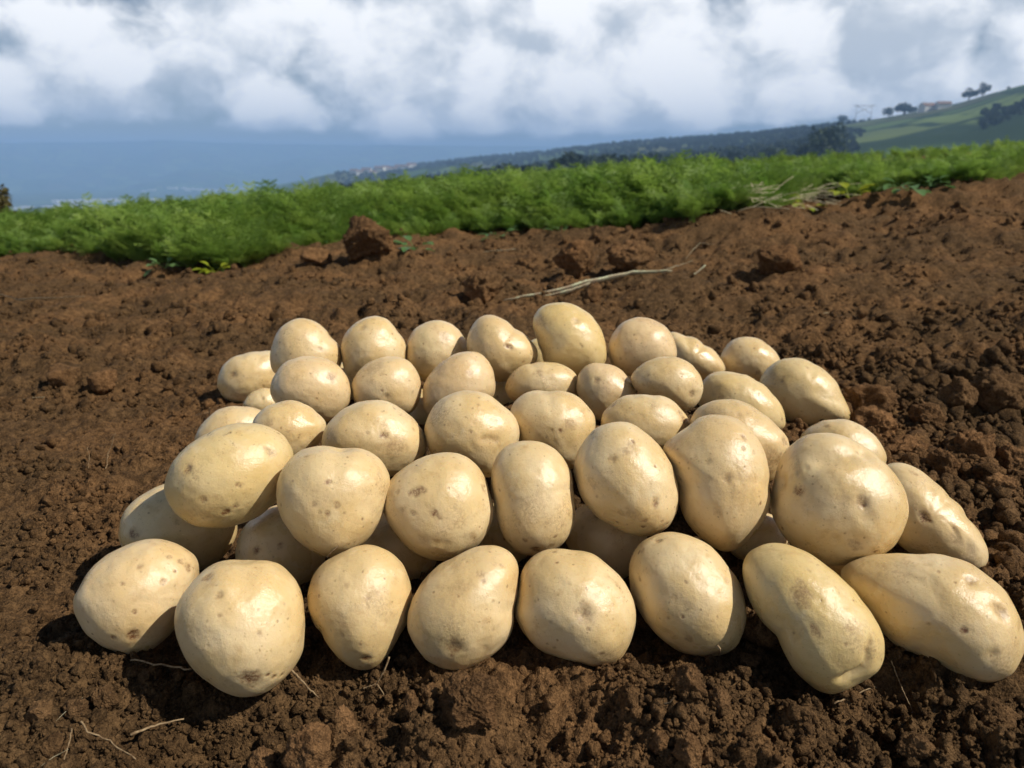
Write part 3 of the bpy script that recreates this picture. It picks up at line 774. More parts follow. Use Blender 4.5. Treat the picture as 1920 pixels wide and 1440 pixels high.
    'large knobbed potato at the right rear, its nose pointing at the soil clods'),
 'S9': (1.31, 0.918, [(1351, 667), (1362, 648), (1385, 634), (1412, 634), (1439, 646), (1458, 667), (1464, 686), (1442, 717), (1404, 721), (1369, 706), (1354, 686)], [],
    'small round potato at the right rear, behind the large knobbed one'),
 'T0': (1.2553, 0.92, [(408, 727), (410, 703), (423, 680), (453, 665), (490, 660), (523, 663), (540, 683), (537, 717), (513, 740), (480, 753), (447, 757), (420, 747)], [(437, 702, 7, 0.35, 0.5)],
    'potato lying on the soil at the far left rear with a single dimple'),
 'T1': (1.0234, 0.918, [(507, 673), (510, 647), (523, 620), (547, 602), (577, 598), (600, 607), (620, 633), (640, 657), (642, 680), (637, 697), (613, 710), (573, 717), (530, 710), (510, 693)], [(600, 654, 6, 0.1, 0.5)],
    'domed potato at the left end of the rearmost row, sloping to its right'),
 'T2': (1.0148, 0.919, [(642, 643), (650, 620), (670, 602), (700, 592), (723, 598), (743, 620), (758, 640), (760, 663), (757, 687), (733, 707), (700, 720), (667, 717), (647, 700), (642, 673)], [(680, 615, 9, 0.25, 0.25)],
    'tall rounded potato second from left in the rearmost row'),
 'T3': (1.0253, 0.918, [(761, 657), (767, 633), (780, 613), (803, 603), (830, 602), (853, 613), (870, 633), (877, 650), (873, 680), (847, 700), (813, 717), (787, 713), (763, 687)], [(833, 632, 12, 0.08, 0.35)],
    'potato third from left in the rearmost row, smaller, with a faint tan patch'),
 'T4': (0.9915, 0.914, [(877, 647), (882, 617), (897, 595), (920, 589), (943, 598), (963, 617), (990, 633), (1007, 653), (1008, 673), (997, 690), (973, 707), (940, 717), (910, 707), (883, 680)], [(953, 650, 7, 0.35, 0.8), (993, 690, 9, 0.35, 0.3)],
    'lopsided potato with a clear brown eye, left of the highest one in the rearmost row'),
 'T5': (0.9993, 0.922, [(998, 606), (1007, 582), (1030, 570), (1061, 568), (1092, 580), (1119, 606), (1132, 632), (1136, 663), (1126, 694), (1096, 706), (1057, 702), (1026, 690), (1015, 659), (1007, 632)], [(1080, 603, 9, 0.08, 0.35)],
    'highest potato of the heap, in the middle of the rearmost row'),
 'T6': (1.021, 0.921, [(1138, 656), (1146, 629), (1165, 604), (1196, 594), (1227, 600), (1254, 619), (1265, 644), (1269, 667), (1250, 694), (1219, 706), (1184, 706), (1150, 686)], [(1230, 604, 14, 0.25, 0)],
    'potato with a bump on top, right of the highest one in the rearmost row'),
 'T7': (1.26, 0.921, [(1256, 621), (1284, 631), (1319, 648), (1346, 667), (1362, 694), (1350, 710), (1319, 713), (1281, 702), (1246, 675), (1242, 640)], [],
    'elongated potato sloping away behind the bump topped one at the right rear'),
 'T8': (1.2033, 0.919, (1018, 672, 36, 40), [],
    'sliver of a potato showing between the lopsided and the highest ones'),
 'M1': (1.0305, 0.916, (935, 748, 42, 36), [],
    'shaded potato showing in the hole left of the low wide tan smeared one'),
 'M2': (0.9831, 0.921, (792, 770, 42, 38), [],
    'shaded potato showing in the gap between the round mottled and the domed fourth tier ones'),
 'M3': (0.9532, 0.914, (1095, 790, 45, 40), [],
    'hidden potato showing in the gap left of the broad flat topped one'),
 'M4': (1.1034, 0.92, (640, 720, 40, 40), [],
    'hidden potato showing in the gap beside the wrinkled speckled one'),
}


def smooth_closed(ang, rad, n=720):
    """periodic smooth radius around a traced outline"""
    t = np.linspace(-math.pi, math.pi, n, endpoint=False)
    r = np.interp(t, np.r_[ang[-1] - 2 * math.pi, ang, ang[0] + 2 * math.pi], np.r_[rad[-1], rad, rad[0]])
    f = np.fft.rfft(r); k = np.arange(len(f)); f = f * np.exp(-(k / 17.0) ** 2)
    return t, np.fft.irfft(f, n)


def build_potato(key, D, cf, outline, marks, label, seed):
    if isinstance(outline, tuple):
        cx, cy, a, b = outline; t = np.arange(24) / 24 * 2 * math.pi
        rg0 = np.random.default_rng(seed); ph = rg0.uniform(0, 6.28, 2)
        k = 1 + 0.05 * np.cos(2 * t + ph[0]) + 0.04 * np.cos(3 * t + ph[1])
        outline = np.stack([cx + a * k * np.cos(t), cy + b * k * np.sin(t)], 1)
    o = np.array(outline, float); x, y = o[:, 0], o[:, 1]; x1, y1 = np.roll(x, -1), np.roll(y, -1)
    cr = x * y1 - x1 * y; A = cr.sum() / 2
    cx, cy = ((x + x1) * cr).sum() / 6 / A, ((y + y1) * cr).sum() / 6 / A
    d = ray(cx, cy); rx = np.cross(d, [0, 0, 1.0]); rx /= np.linalg.norm(rx); uy = np.cross(rx, d)
    def plane(px, py):
        r = ray(px, py); v = r / np.dot(r, d) - d
        return v @ rx, v @ uy
    q = np.array([plane(*p) for p in o]); ang, rad = np.arctan2(q[:, 1], q[:, 0]), np.hypot(q[:, 0], q[:, 1])
    s = np.argsort(ang); tt, rr = smooth_closed(ang[s], rad[s])
    tt = np.r_[tt, math.pi]; rr = np.r_[rr, rr[0]]
    rm = math.sqrt((rr ** 2).mean()); size = rm * D
    rg = np.random.default_rng(seed)
    V, T = ico(7 if key[0] in 'PQ' else 6 if key[0] in 'RST' else 5)
    rho, th = np.hypot(V[:, 0], V[:, 1]), np.arctan2(V[:, 1], V[:, 0])
    lump = 1 + 0.024 * fbm(V * 1.3 + rg.uniform(0, 50, 3), 2, 0.5, seed) + 0.010 * fbm(V * 3.6 + rg.uniform(0, 50, 3), 2, 0.5, seed + 9)
    dent = np.zeros(len(V)); stain = np.zeros(len(V))
    wob = 1 + 0.35 * vnoise(V * 9 + seed, seed) + 0.25 * vnoise(V * 23 + seed, seed + 1)
    def mark(n, w, depth, st):
        c = np.arccos(np.clip(V @ n, -1, 1)) / w
        np.add(dent, depth * w * 0.70 * np.exp(-c ** 2 * 1.4), out=dent)
        np.maximum(stain, st * np.exp(-(c * 1.18 * wob) ** 4), out=stain)
    pxr = rm * F
    for (mx, my, mr, dep, st) in marks:
        u, v = plane(mx, my); h = math.hypot(u, v) / np.interp(math.atan2(v, u), tt, rr); h = min(h, 0.97); t0 = math.atan2(v, u)
        mark(np.array([h * math.cos(t0), h * math.sin(t0), math.sqrt(1 - h * h)]), mr / pxr, dep, min(1.0, st * 1.05))
    for k in range(7):        # more eyes all around
        n = rg.normal(size=3); n /= np.linalg.norm(n)
        if marks and n[2] > 0.1: continue
        mark(n, rg.uniform(0.06, 0.13), rg.uniform(0.1, 0.4), rg.uniform(0.15, 0.6))
    for k in range(26):       # shallow undulations and freckles
        n = rg.normal(size=3); n /= np.linalg.norm(n)
        if k < 6: mark(n, rg.uniform(0.18, 0.35), rg.uniform(-0.06, 0.09), 0)
        else: mark(n, rg.uniform(0.025, 0.05), 0.12, rg.uniform(0.2, 0.8))
    R = np.interp(th, tt, rr) * D
    P = np.stack([R * rho * np.cos(th), R * rho * np.sin(th), V[:, 2] * cf * size], 1) * (lump - dent)[:, None]
    W = P @ np.stack([rx, uy, -d], 0)
    me = fast_mesh('potato', W, T, POTATO)
    at = me.attributes.new('stain', 'FLOAT', 'POINT'); at.data.foreach_set('value', np.ascontiguousarray(stain, np.float32))
    ob = link('potato', me, tuple(EYE + d * D))
    return tag(ob, label, 'potato', 'heap of washed potatoes')


HEAP = {k: build_potato(k, *v, seed=200 + i) for i, (k, v) in enumerate(POTATOES.items())}

# ------------------------------------------------------------------ single clods of soil
# (base x, base y, width px, height px, label)
CLODS = [
 (688, 497, 104, 82, 'large peaked brown clod standing at the crop edge, left of centre', 6),
 (1078, 520, 86, 66, 'rust brown clod with a bright sunlit face, behind the pale dry stem', 5),
 (1186, 516, 98, 58, 'broad low clod right of the rust brown one, touching the dry stem', 5),
 (1464, 520, 82, 56, 'dark rounded clod alone on the bare soil at right rear', 5),
 (1535, 530, 66, 26, 'low brown clod just right of the dark rounded one', 4),
 (905, 566, 82, 62, 'crumbly clod left of the dry stem end', 5),
 (1110, 572, 40, 40, 'small dark clod leaning against the front of the dry stem', 4),
 (335, 673, 58, 38, 'rough clod on the open soil left of the heap', 4),
 (110, 735, 64, 44, 'left one of two clods beside a hollow at far left', 4),
 (186, 738, 60, 40, 'right one of two clods beside a hollow at far left', 4),
 (590, 497, 60, 30, 'low clod just left of the large peaked one', 4),
 (1638, 790, 108, 62, 'big flat topped clod beside the knobbed potato at right rear', 5),
 (1640, 832, 84, 62, 'peaked clod in front of the big flat topped one', 5),
 (1742, 805, 62, 44, 'blocky clod to the right of the big flat topped one', 5),
 (1700, 870, 84, 44, 'ragged low clod right behind the pale potato at right', 5),
 (1800, 770, 70, 60, 'lumpy cluster like clod above the blocky one at right', 5),
 (1880, 775, 110, 80, 'largest clod at the right picture edge, half way up', 5),
 (1830, 882, 80, 62, 'rounded sandy topped clod at right, above two smaller ones', 5),
 (1772, 905, 62, 58, 'clod just left of the rounded sandy topped one', 5),
 (1902, 882, 60, 48, 'clod cut by the right picture edge beside the sandy topped one', 5),
 (1832, 912, 44, 28, 'small clod below the rounded sandy topped one', 4),
 (1870, 948, 72, 52, 'pitted clod at right just above the soil flank of the yellow potato', 5),
 (1800, 935, 44, 28, 'little clod touching the upper flank of the long yellow potato', 4),
 (1430, 1212, 78, 62, 'rough clod wedged between the slanted oval and the cleft potato', 5),
 (1408, 1238, 44, 24, 'small grey clod in front of the wedged one', 4),
 (772, 1345, 30, 48, 'thumb shaped lit crumb standing in front of the fourth front potato', 4),
 (808, 1325, 32, 34, 'oval lit crumb right of the thumb shaped one', 4),
 (872, 1375, 126, 92, 'big rounded sandy clod in front of the fourth front potato', 6),
 (1292, 1312, 64, 62, 'mossy looking clod in shade edge below the slanted oval potato', 5),
 (1238, 1390, 46, 40, 'round clod near the bottom edge, right of centre', 4),
 (1296, 1362, 34, 30, 'ball like crumb right above the round bottom clod', 4),
 (1352, 1325, 42, 30, 'flat pale crumb right of the mossy looking clod', 4),
 (1290, 1442, 58, 62, 'tall clod at the bottom edge, right of the round one', 5),
 (1325, 1430, 34, 30, 'smaller clod leaning on the tall bottom edge clod', 4),
 (572, 1432, 92, 78, 'large sunlit clod at the bottom edge, left of centre', 5),
 (490, 1432, 60, 44, 'shaded clod left of the large sunlit bottom one', 4),
 (690, 1352, 34, 30, 'knobbly crumb left of the thumb shaped one', 4),
 (645, 1372, 46, 46, 'craggy clod below the third front potato', 4),
 (195, 1320, 56, 48, 'greyish clod in front of the yellowish left end potato', 5),
 (70, 1350, 54, 36, 'clod at the lower left on the sunlit soil', 4),
 (92, 1395, 40, 34, 'smooth small clod at the lower left corner', 4),
 (140, 1345, 46, 34, 'tan clod between the greyish one and the left edge', 4),
 (1720, 1428, 70, 42, 'low clod at the bottom edge under the cleft potato, far right', 5),
 (1880, 1370, 84, 50, 'broad clod at the lower right corner below the longest potato', 5),
]
for i, (px, py, w, h, lab, sub) in enumerate(CLODS):
    p = hit(px, py); dist = float(np.dot(p - EYE, FW)); sc = dist / F
    P, T = clod_shape(sub, 700 + i * 3, 10, 0.15, 1.0)
    lo, hi = P.min(0), P.max(0); P = (P - (lo + hi) / 2) / (hi - lo)
    up = h * sc * 1.10 + 0.004
    P = P * np.array([w * sc, (w * 0.6 + h * 0.4) * sc, up])
    micro = fbm((P + 3.3 * i) * 160.0 * min(1.0, 0.7 / dist + 0.25), 4, 0.6, i)
    P = P * (1 + 0.035 * micro)[:, None]
    gz = float(ground_z(np.array([p[0]]), np.array([p[1]]))[0])
    z0 = min(gz, p[2]) - 0.003 - 0.03 * up
    o = link('soil_clod', fast_mesh('soil_clod', P, T, SOIL_CLOD), (p[0], p[1] + w * 0.2 * sc, z0 + up / 2))
    tag(o, lab, 'soil clod', 'clods lying on the tilled soil')


# ------------------------------------------------------------------ stems, straw and roots
def tube(pts, rads, n=7):
    """verts and faces of a tapering tube through points"""
    V, Fc = [], []
    pts = [Vector(p) for p in pts]
    for i, p in enumerate(pts):
        d = (pts[min(i + 1, len(pts) - 1)] - pts[max(i - 1, 0)]).normalized()
        a = d.orthogonal().normalized() if i == 0 else (a - d * a.dot(d)).normalized()
        b = d.cross(a)
        for k in range(n):
            t = 2 * math.pi * k / n
            V.append(p + (a * math.cos(t) + b * math.sin(t)) * rads[i])
    for i in range(len(pts) - 1):
        for k in range(n):
            Fc.append((i * n + k, i * n + (k + 1) % n, (i + 1) * n + (k + 1) % n, (i + 1) * n + k))
    Fc.append(tuple(range(n - 1, -1, -1))); Fc.append(tuple((len(pts) - 1) * n + k for k in range(n)))
    return V, Fc


def add_rootlet(key, px_pts, near, r0, r1):
    # a thread of root still hanging on a potato, child of that potato
    ob = HEAP[key]; D = POTATOES[key][0]
    pts = [Vector(EYE + ray(x, y) * (D - n)) - ob.location for (x, y), n in zip(px_pts, near)]
    V, Fc = tube(pts, [r0 + (r1 - r0) * k / (len(pts) - 1) for k in range(len(pts))])
    mesh_obj('rootlet', V, Fc, ROOT, parent=ob)


def wander(px_pts, lift, seed, amp=1.5, steps=6):
    """3D path over the soil along photo pixels; lift is the height over the soil at each given point"""
    rg = random.Random(seed); out = []
    base = [Vector(hit(x, y, l)) for (x, y), l in zip(px_pts, lift)]
    for i in range(len(base) - 1):
        for k in range(steps):
            t = k / steps; p = base[i].lerp(base[i + 1], t)
            s = (base[i + 1] - base[i]).length * 0.02 * amp
            out.append(p + Vector((rg.uniform(-s, s), rg.uniform(-s, s), rg.uniform(-s, s))))
    out.append(base[-1])
    return out


def twig(name, branches, mat, label, cat, part='strand', rad=None):
    """branches: list of (pixel points, lifts, radius start, radius end)"""
    root = None; org = None
    for i, (pp, ll, r0, r1) in enumerate(branches):
        path = wander(pp, ll, i + len(label))
        rads = [r0 + (r1 - r0) * k / (len(path) - 1) for k in range(len(path))]
        if org is None: org = path[0].copy()
        V, Fc = tube([p - org for p in path], rads)
        if root is None:
            root = mesh_obj(name, V, Fc, mat, loc=org)
            tag(root, label, cat)
        else:
            mesh_obj(part, V, Fc, mat, parent=root)
    return root


def blade(name, px_pts, lifts, widths, mat, label, cat, parent=None, org=None):
    """a flat split stem, ribbon with thickness"""
    path = wander(px_pts, lifts, len(label), 0.6, 5)
    n = len(path); org = org if org is not None else path[0].copy()
    V, Fc = [], []
    for i, p in enumerate(path):
        d = (path[min(i + 1, n - 1)] - path[max(i - 1, 0)]).normalized()
        side = d.cross(Vector((0, 0, 1))).normalized(); upv = side.cross(d)
        side = (side * 0.6 + upv * 0.8).normalized(); nn = side.cross(d)
        t = i / (n - 1) * (len(widths) - 1); k = min(int(t), len(widths) - 2); w = widths[k] + (widths[k + 1] - widths[k]) * (t - k)
        for u, v in ((-1, 0), (-0.5, 0.35), (0.5, 0.35), (1, 0), (0.5, -0.2), (-0.5, -0.2)):
            V.append(p - org + side * (u * w) + nn * (v * w * 0.7))
    for i in range(n - 1):
        for k in range(6): Fc.append((i * 6 + k, i * 6 + (k + 1) % 6, (i + 1) * 6 + (k + 1) % 6, (i + 1) * 6 + k))
    Fc.append((5, 4, 3, 2, 1, 0)); Fc.append(tuple((n - 1) * 6 + k for k in range(6)))
    o = mesh_obj(name, V, Fc, mat, loc=org if parent is None else None, parent=parent)
    if parent is None: tag(o, label, cat)
    return o, org


st, org = blade('dry_stem', [(945, 563), (1030, 548), (1110, 528), (1185, 512), (1260, 508)], [0.006, 0.008, 0.02, 0.02, 0.012],
                [0.003, 0.009, 0.014, 0.009, 0.004], STEM, 'long pale split dry stem lying on the soil behind the heap', 'dry stem')
for pp, ll, ww in (([(1018, 556), (1060, 548), (1105, 532)], [0.004, 0.008, 0.018], [0.002, 0.010, 0.007]),
                   ([(1230, 512), (1265, 500), (1300, 488)], [0.012, 0.012, 0.008], [0.003, 0.003, 0.001]),
                   ([(1240, 512), (1290, 520), (1330, 528)], [0.012, 0.01, 0.004], [0.0025, 0.002, 0.001]),
                   ([(1292, 522), (1308, 510), (1322, 498)], [0.006, 0.014, 0.03], [0.004, 0.007, 0.006])):
    blade('strand', pp, ll, ww, STEM, 'x', 'x', parent=st, org=org)
st, org = blade('dry_stem', [(1285, 487), (1298, 470), (1312, 456)], [0.004, 0.03, 0.045], [0.002, 0.004, 0.003], STRAW,
                'short bent dry leaf standing up behind the long pale stem', 'dry stem')
blade('strand', [(1312, 456), (1322, 457), (1338, 458)], [0.045, 0.043, 0.04], [0.003, 0.002, 0.001], STRAW, 'x', 'x', parent=st, org=org)
blade('straw', [(1507, 594), (1540, 589), (1575, 583)], [0.004, 0.006, 0.004], [0.0022, 0.0025, 0.002], STRAW, 'grey straw lying on bare soil at the right rear', 'straw')
blade('straw', [(42, 749), (62, 746), (84, 745)], [0.003, 0.003, 0.002], [0.0012, 0.0016, 0.001], STRAW, 'pale short straw on the soil at far left', 'straw')
blade('straw', [(906, 472), (935, 470), (966, 467)], [0.01, 0.012, 0.01], [0.002, 0.003, 0.002], STRAW, 'straw lying near the crop edge, left of centre', 'straw')
blade('straw', [(105, 1352), (130, 1328), (155, 1308)], [0.003, 0.005, 0.007], [0.0005, 0.0008, 0.0004], STRAW, 'pale straw splinter in front of the left end potato', 'straw')
blade('straw', [(75, 1438), (100, 1420), (128, 1405)], [0.002, 0.004, 0.006], [0.0005, 0.0008, 0.0005], STRAW, 'straw splinter at the lower left corner', 'straw')
blade('straw', [(0, 553), (40, 562), (160, 556)], [0.01, 0.012, 0.01], [0.003, 0.003, 0.001], STRAW, 'long thin straw crossing the soil at the left edge', 'straw')
blade('straw', [(350, 540), (372, 524), (380, 516)], [0.004, 0.008, 0.01], [0.0015, 0.002, 0.001], STRAW, 'short straw at the crop edge, left', 'straw')
blade('straw', [(1385, 395), (1410, 388), (1480, 392)], [0.02, 0.02, 0.02], [0.003, 0.004, 0.002], STRAW, 'straw on the soil bank beneath the dry grass heap', 'straw')

M = 0.0005
add_rootlet('Q2', [(641, 1004), (640, 1014), (634, 1024), (622, 1034), (613, 1046)], [0.026, 0.025, 0.024, 0.022, 0.020], 0.0007, 0.0004)
add_rootlet('P6', [(1345, 1210), (1350, 1216), (1349, 1224)], [0.030, 0.030, 0.026], 0.0009, 0.0006)
twig('root', [([(730, 1231), (722, 1256), (706, 1282)], [0.02, 0.014, 0.006], 1.3 * M, 1.1 * M), ([(706, 1282), (692, 1287), (680, 1291)], [0.006, 0.005, 0.004], M, 0.5 * M),
              ([(706, 1282), (716, 1295), (724, 1312)], [0.006, 0.005, 0.003], M, 0.5 * M)], ROOT, 'forked thin root below the pear shaped front potato', 'root')
twig('root', [([(546, 1256), (565, 1275), (580, 1292), (598, 1308)], [0.012, 0.012, 0.008, 0.003], 1.7 * M, 0.8 * M)], ROOT, 'root stub beside the lower end of the large round front potato', 'root')
twig('root', [([(245, 1236), (290, 1245), (360, 1254)], [0.008, 0.01, 0.01], 1.2 * M, 1.4 * M)], ROOT, 'root stretched on the shaded soil between the two left front potatoes', 'root')
twig('root', [([(245, 1378), (290, 1360), (345, 1348)], [0.006, 0.006, 0.008], 2.0 * M, 1.0 * M)], ROOT, 'earthy root in the shadow below the left front potatoes', 'root')
twig('root', [([(152, 1352), (165, 1372), (205, 1388), (255, 1424)], [0.01, 0.008, 0.007, 0.004], 1.3 * M, 0.7 * M), ([(135, 1365), (128, 1400), (120, 1425)], [0.008, 0.006, 0.003], M, 0.5 * M)], ROOT,
     'long thin root bending along the lower left soil', 'root')
twig('root', [([(845, 1305), (855, 1292), (868, 1283)], [0.004, 0.012, 0.018], 1.0 * M, 0.6 * M)], ROOT, 'tiny pale root sticking up from the big sandy clod', 'root')
twig('root', [([(1672, 1240), (1684, 1275), (1700, 1310), (1712, 1335)], [0.014, 0.01, 0.008, 0.004], 0.9 * M, 0.5 * M)], ROOT, 'hair thin root hanging between the two right front potatoes', 'root')
twig('root', [([(1238, 1320), (1255, 1318), (1264, 1308)], [0.003, 0.005, 0.01], 0.9 * M, 0.6 * M)], ROOT, 'little white rootlet by the mossy looking clod', 'root')
twig('root', [([(1565, 1318), (1600, 1304), (1640, 1288)], [0.004, 0.005, 0.005], 1.1 * M, 0.7 * M)], ROOT, 'brown root lying below the cleft potato', 'root')
twig('root', [([(164, 895), (168, 862), (164, 838)], [0.0, 0.018, 0.032], M, 0.5 * M)], ROOT, 'left one of two upright rootlets on the soil at left', 'root')
twig('root', [([(197, 888), (203, 850), (217, 812)], [0.0, 0.02, 0.045], 1.1 * M, 0.6 * M)], ROOT, 'right one of two upright rootlets, taller, on the soil at left', 'root')
twig('root', [([(366, 780), (382, 775), (392, 772)], [0.006, 0.02, 0.02], 0.9 * M, 0.6 * M), ([(392, 782), (393, 773), (392, 765)], [0.01, 0.02, 0.03], 1.6 * M, 1.4 * M)], ROOT, 'yellow tipped rootlet beside the pale potato at the left', 'root')


# ------------------------------------------------------------------ weeds and dry grass along the crop edge
def leaf_fan(n, L, W, seed, up=0.8, petiole=0.5):
    """a rosette of broad leaves, each a folded curved blade on a stalk"""
    rg = random.Random(seed); V, Fc = [], []
    for k in range(n):
        az = rg.uniform(0, 6.283); l = L * rg.uniform(0.6, 1.1); w = W * rg.uniform(0.7, 1.1); el = rg.uniform(0.3, 1.2) * up
        out = Vector((math.cos(az), math.sin(az), 0)); sd = Vector((-math.sin(az), math.cos(az), 0)); p = Vector((0, 0, 0)); a = el
        b0 = len(V); m = 8
        for j in range(m + 1):
            t = j / m; d = out * math.cos(a) + Vector((0, 0, 1)) * math.sin(a); nn = sd.cross(d)
            u = max(0.0, (t - petiole) / (1 - petiole)); ww = w * math.sin(math.pi * min(1, u * 0.92 + 0.04)) ** 0.8 if t > petiole else w * 0.06
            if t <= petiole: ww = w * 0.07
            V += [p - sd * ww - nn * ww * 0.35, p, p + sd * ww - nn * ww * 0.35]
            p = p + d * l / m; a -= rg.uniform(0.05, 0.16)
        for j in range(m):
            q = b0 + j * 3; Fc += [(q, q + 1, q + 4, q + 3), (q + 1, q + 2, q + 5, q + 4)]
    return V, Fc


WEEDS = [(1592, 372, 9, 0.15, 0.026, YELLOW, 'bright yellow green weed at the right crop edge'),
         (1700, 358, 12, 0.17, 0.030, WEED, 'broad leaved weed with glinting leaves, right of the yellow one'),
         (1745, 350, 9, 0.14, 0.026, WEED, 'low glinting weed at the right end of the crop edge'),
         (1510, 392, 8, 0.14, 0.024, YELLOW, 'small yellow green weed beside the dry grass heap'),
         (778, 470, 9, 0.11, 0.022, WEED, 'pale leaved weed just right of the large peaked clod'),
         (935, 448, 9, 0.12, 0.018, WEED, 'pale weed at the crop edge in the middle'),
         (1055, 442, 8, 0.12, 0.016, WEED, 'weed at the crop edge above the rust brown clod'),
         (405, 512, 8, 0.09, 0.020, YELLOW, 'light green seedling at the left crop edge'),
         (310, 504, 9, 0.10, 0.018, WEED, 'dark broad leaved weed at the left crop edge'),
         (590, 470, 9, 0.17, 0.026, WEED, 'weed with pale glints left of the large peaked clod'),
         (255, 430, 8, 0.30, 0.026, WEED, 'pale glinting weed among the carrot tops at left'),
         (1275, 300, 6, 0.36, 0.020, WEED, 'tall pale tipped weed rising above the carrot tops')]
for i, (px, py, n, L, W, mt, lab) in enumerate(WEEDS):
    p = hit(px, max(py, 330)) if py > 330 else Vector(hit(px, 415)) + Vector((0.1, 0.9, 0.06))
    V, Fc = leaf_fan(n, L, W, 900 + i)
    o = mesh_obj('weed', V, Fc, mt, loc=tuple(p)); tag(o, lab, 'weed', 'weeds along the crop edge')


def build_dry_grass():
    rg = random.Random(77); V, Fc = [], []
    for k in range(380):
        px, py = rg.gauss(1430, 60), rg.gauss(381, 8); p = Vector(hit(px, py)) + Vector((0, rg.uniform(0, 0.3), rg.uniform(0, 0.07)))
        az = rg.gauss(0.35, 0.8); L = rg.uniform(0.06, 0.22); d = Vector((math.cos(az), math.sin(az), rg.gauss(0.15, 0.25))).normalized()
        w = rg.uniform(0.0012, 0.003); sd = d.cross(Vector((0, 0, 1))).normalized(); b = len(V); droop = rg.uniform(0, 0.25)
        for j in range(4):
            t = j / 3; q = p + d * (L * t) - Vector((0, 0, 1)) * droop * L * t * t
            V += [q - sd * w, q + Vector((0, 0, w * 0.8)), q + sd * w]
        for j in range(3):
            q = b + j * 3; Fc += [(q, q + 1, q + 4, q + 3), (q + 1, q + 2, q + 5, q + 4)]
    o = mesh_obj('dry_grass', V, Fc, STRAW); tag(o, 'heap of pale dry grass at the crop edge on the right', 'dry grass', kind='stuff')


build_dry_grass()


# ------------------------------------------------------------------ far trees, houses, mast
def crown(R, H, seed, n=900, leaf=0.5, mat=TREE):
    """leaf clumps spread unevenly through a crown"""
    rg = np.random.default_rng(seed)
    lobes = rg.normal(size=(9, 3)); lobes /= np.linalg.norm(lobes, axis=1)[:, None]; lobes *= rg.uniform(0.3, 0.75, (9, 1))
    lobes[:, 2] = lobes[:, 2] * 0.9 + 0.05
    V, T = [], []
    for k in range(n):
        l = lobes[rg.integers(9)]; v = rg.normal(size=3); v /= np.linalg.norm(v)
        c = (l + v * rg.uniform(0.25, 0.48)) * np.array([R, R, H / 2])
        a = rg.normal(size=3); a /= np.linalg.norm(a); b = np.cross(a, rg.normal(size=3)); b /= np.linalg.norm(b)
        s = leaf * rg.uniform(0.6, 1.5); q = len(V)
        V += [c - a * s, c + b * s * 0.6, c + a * s, c - b * s * 0.6]; T.append((q, q + 1, q + 2, q + 3))
    return np.array(V), T


def tree(px, base_y, w_px, h_px, r, label, seed):
    """a tree standing on the far land r metres off"""
    g = land_at(px, r) if r else land_hit(px, base_y)
    sc = math.hypot(g.x, g.y) / math.hypot(1.0, (px - 960) / F) / F
    W, Hh = w_px * sc, h_px * sc
    e = bpy.data.objects.new('tree', None); e.location = g; C.objects.link(e); tag(e, label, 'tree', 'trees on the far slope')
    path = [Vector((0, 0, -0.3)), Vector((0.02 * W, 0, Hh * 0.25)), Vector((-0.02 * W, 0, Hh * 0.5)), Vector((0, 0, Hh * 0.75))]
    V, Fc = tube(path, [W * 0.06, W * 0.045, W * 0.03, W * 0.01]); mesh_obj('trunk', V, Fc, BARK, parent=e)
    V, T = crown(W * 0.62, Hh * 0.95, seed, 900, W * 0.055)
    V[:, 2] += Hh * 0.55
    mesh_obj('crown', V, T, TREE, parent=e, smooth=False)


tree(1530, 329, 60, 88, 330, 'dark round tree standing alone at the foot of the hill', 1)
tree(1488, 329, 44, 52, 340, 'dark low tree just left of the lone round one', 2)
tree(1438, 329, 50, 48, 360, 'low dark tree at the left end of the trees behind the crop', 8)
tree(1765, 208, 22, 22, 930, 'left one of two trees on the hill skyline', 3)
tree(1788, 204, 18, 22, 930, 'right one of two trees on the hill skyline', 4)
tree(1655, 225, 40, 22, 980, 'wide tree on the skyline left of the farmhouse', 5)
tree(1628, 230, 18, 18, 1010, 'small tree on the skyline beside the wide one', 6)
tree(1548, 240, 18, 18, 1080, 'small tree on the skyline left of the mast', 7)


def build_wood():
    """the wooded slope that reads as one mass"""
    rg = np.random.default_rng(9); forms = []
    for k in range(4):
        V, T = crown(0.55, 1.05, 50 + k, 240, 0.10)
        V[:, 2] += 0.45
        forms.append(fast_mesh('wood_form', V, np.array(T), TREE, False))
    N = 26000
    px = rg.uniform(640, 2000, N); r = rg.uniform(200, 2300, N)
    az = np.arctan((px - 960) / F); R = np.interp(az, RG_AZ, RG_R)
    x, y = r * np.sin(az), r * np.cos(az)
    nz = n2(x, y, 1 / 130.0, 3, 90)
    keep = (r < R * 1.02) & (r > 240)
    left = px + 45 * n2(x, y, 1 / 90.0, 3, 93) < 1560
    keep &= np.where(left, nz + 0.75 * ss(r / R, 0.35, 0.8) > 0.10, (nz > 0.30))
    keep &= ~((px > 1560) & (px < 1790) & (r / R > 0.45) & (r / R < 0.86) & ~left)
    px, r, az, x, y, R = px[keep], r[keep], az[keep], x[keep], y[keep], R[keep]
    sel = rg.permutation(len(px))[:6500]; px, r, az, x, y, R = px[sel], r[sel], az[sel], x[sel], y[sel], R[sel]
    z = land_z(az, r); s = rg.uniform(5, 10, len(px)) * np.where(px > 1560, 0.7, 1.0) * (0.65 + 0.35 * (R - r) / R)
    S = np.stack([s, s, s * rg.uniform(0.7, 1.1, len(s))], 1)
    scatter('woodland', np.stack([x, y, z - 0.4], 1), S, np.stack([0 * s, 0 * s, rg.uniform(0, 6.28, len(s))], 1), rg.integers(0, 4, len(s)), forms,
            'dark wooded slope running along the hill behind the crop', 'woodland')


build_wood()


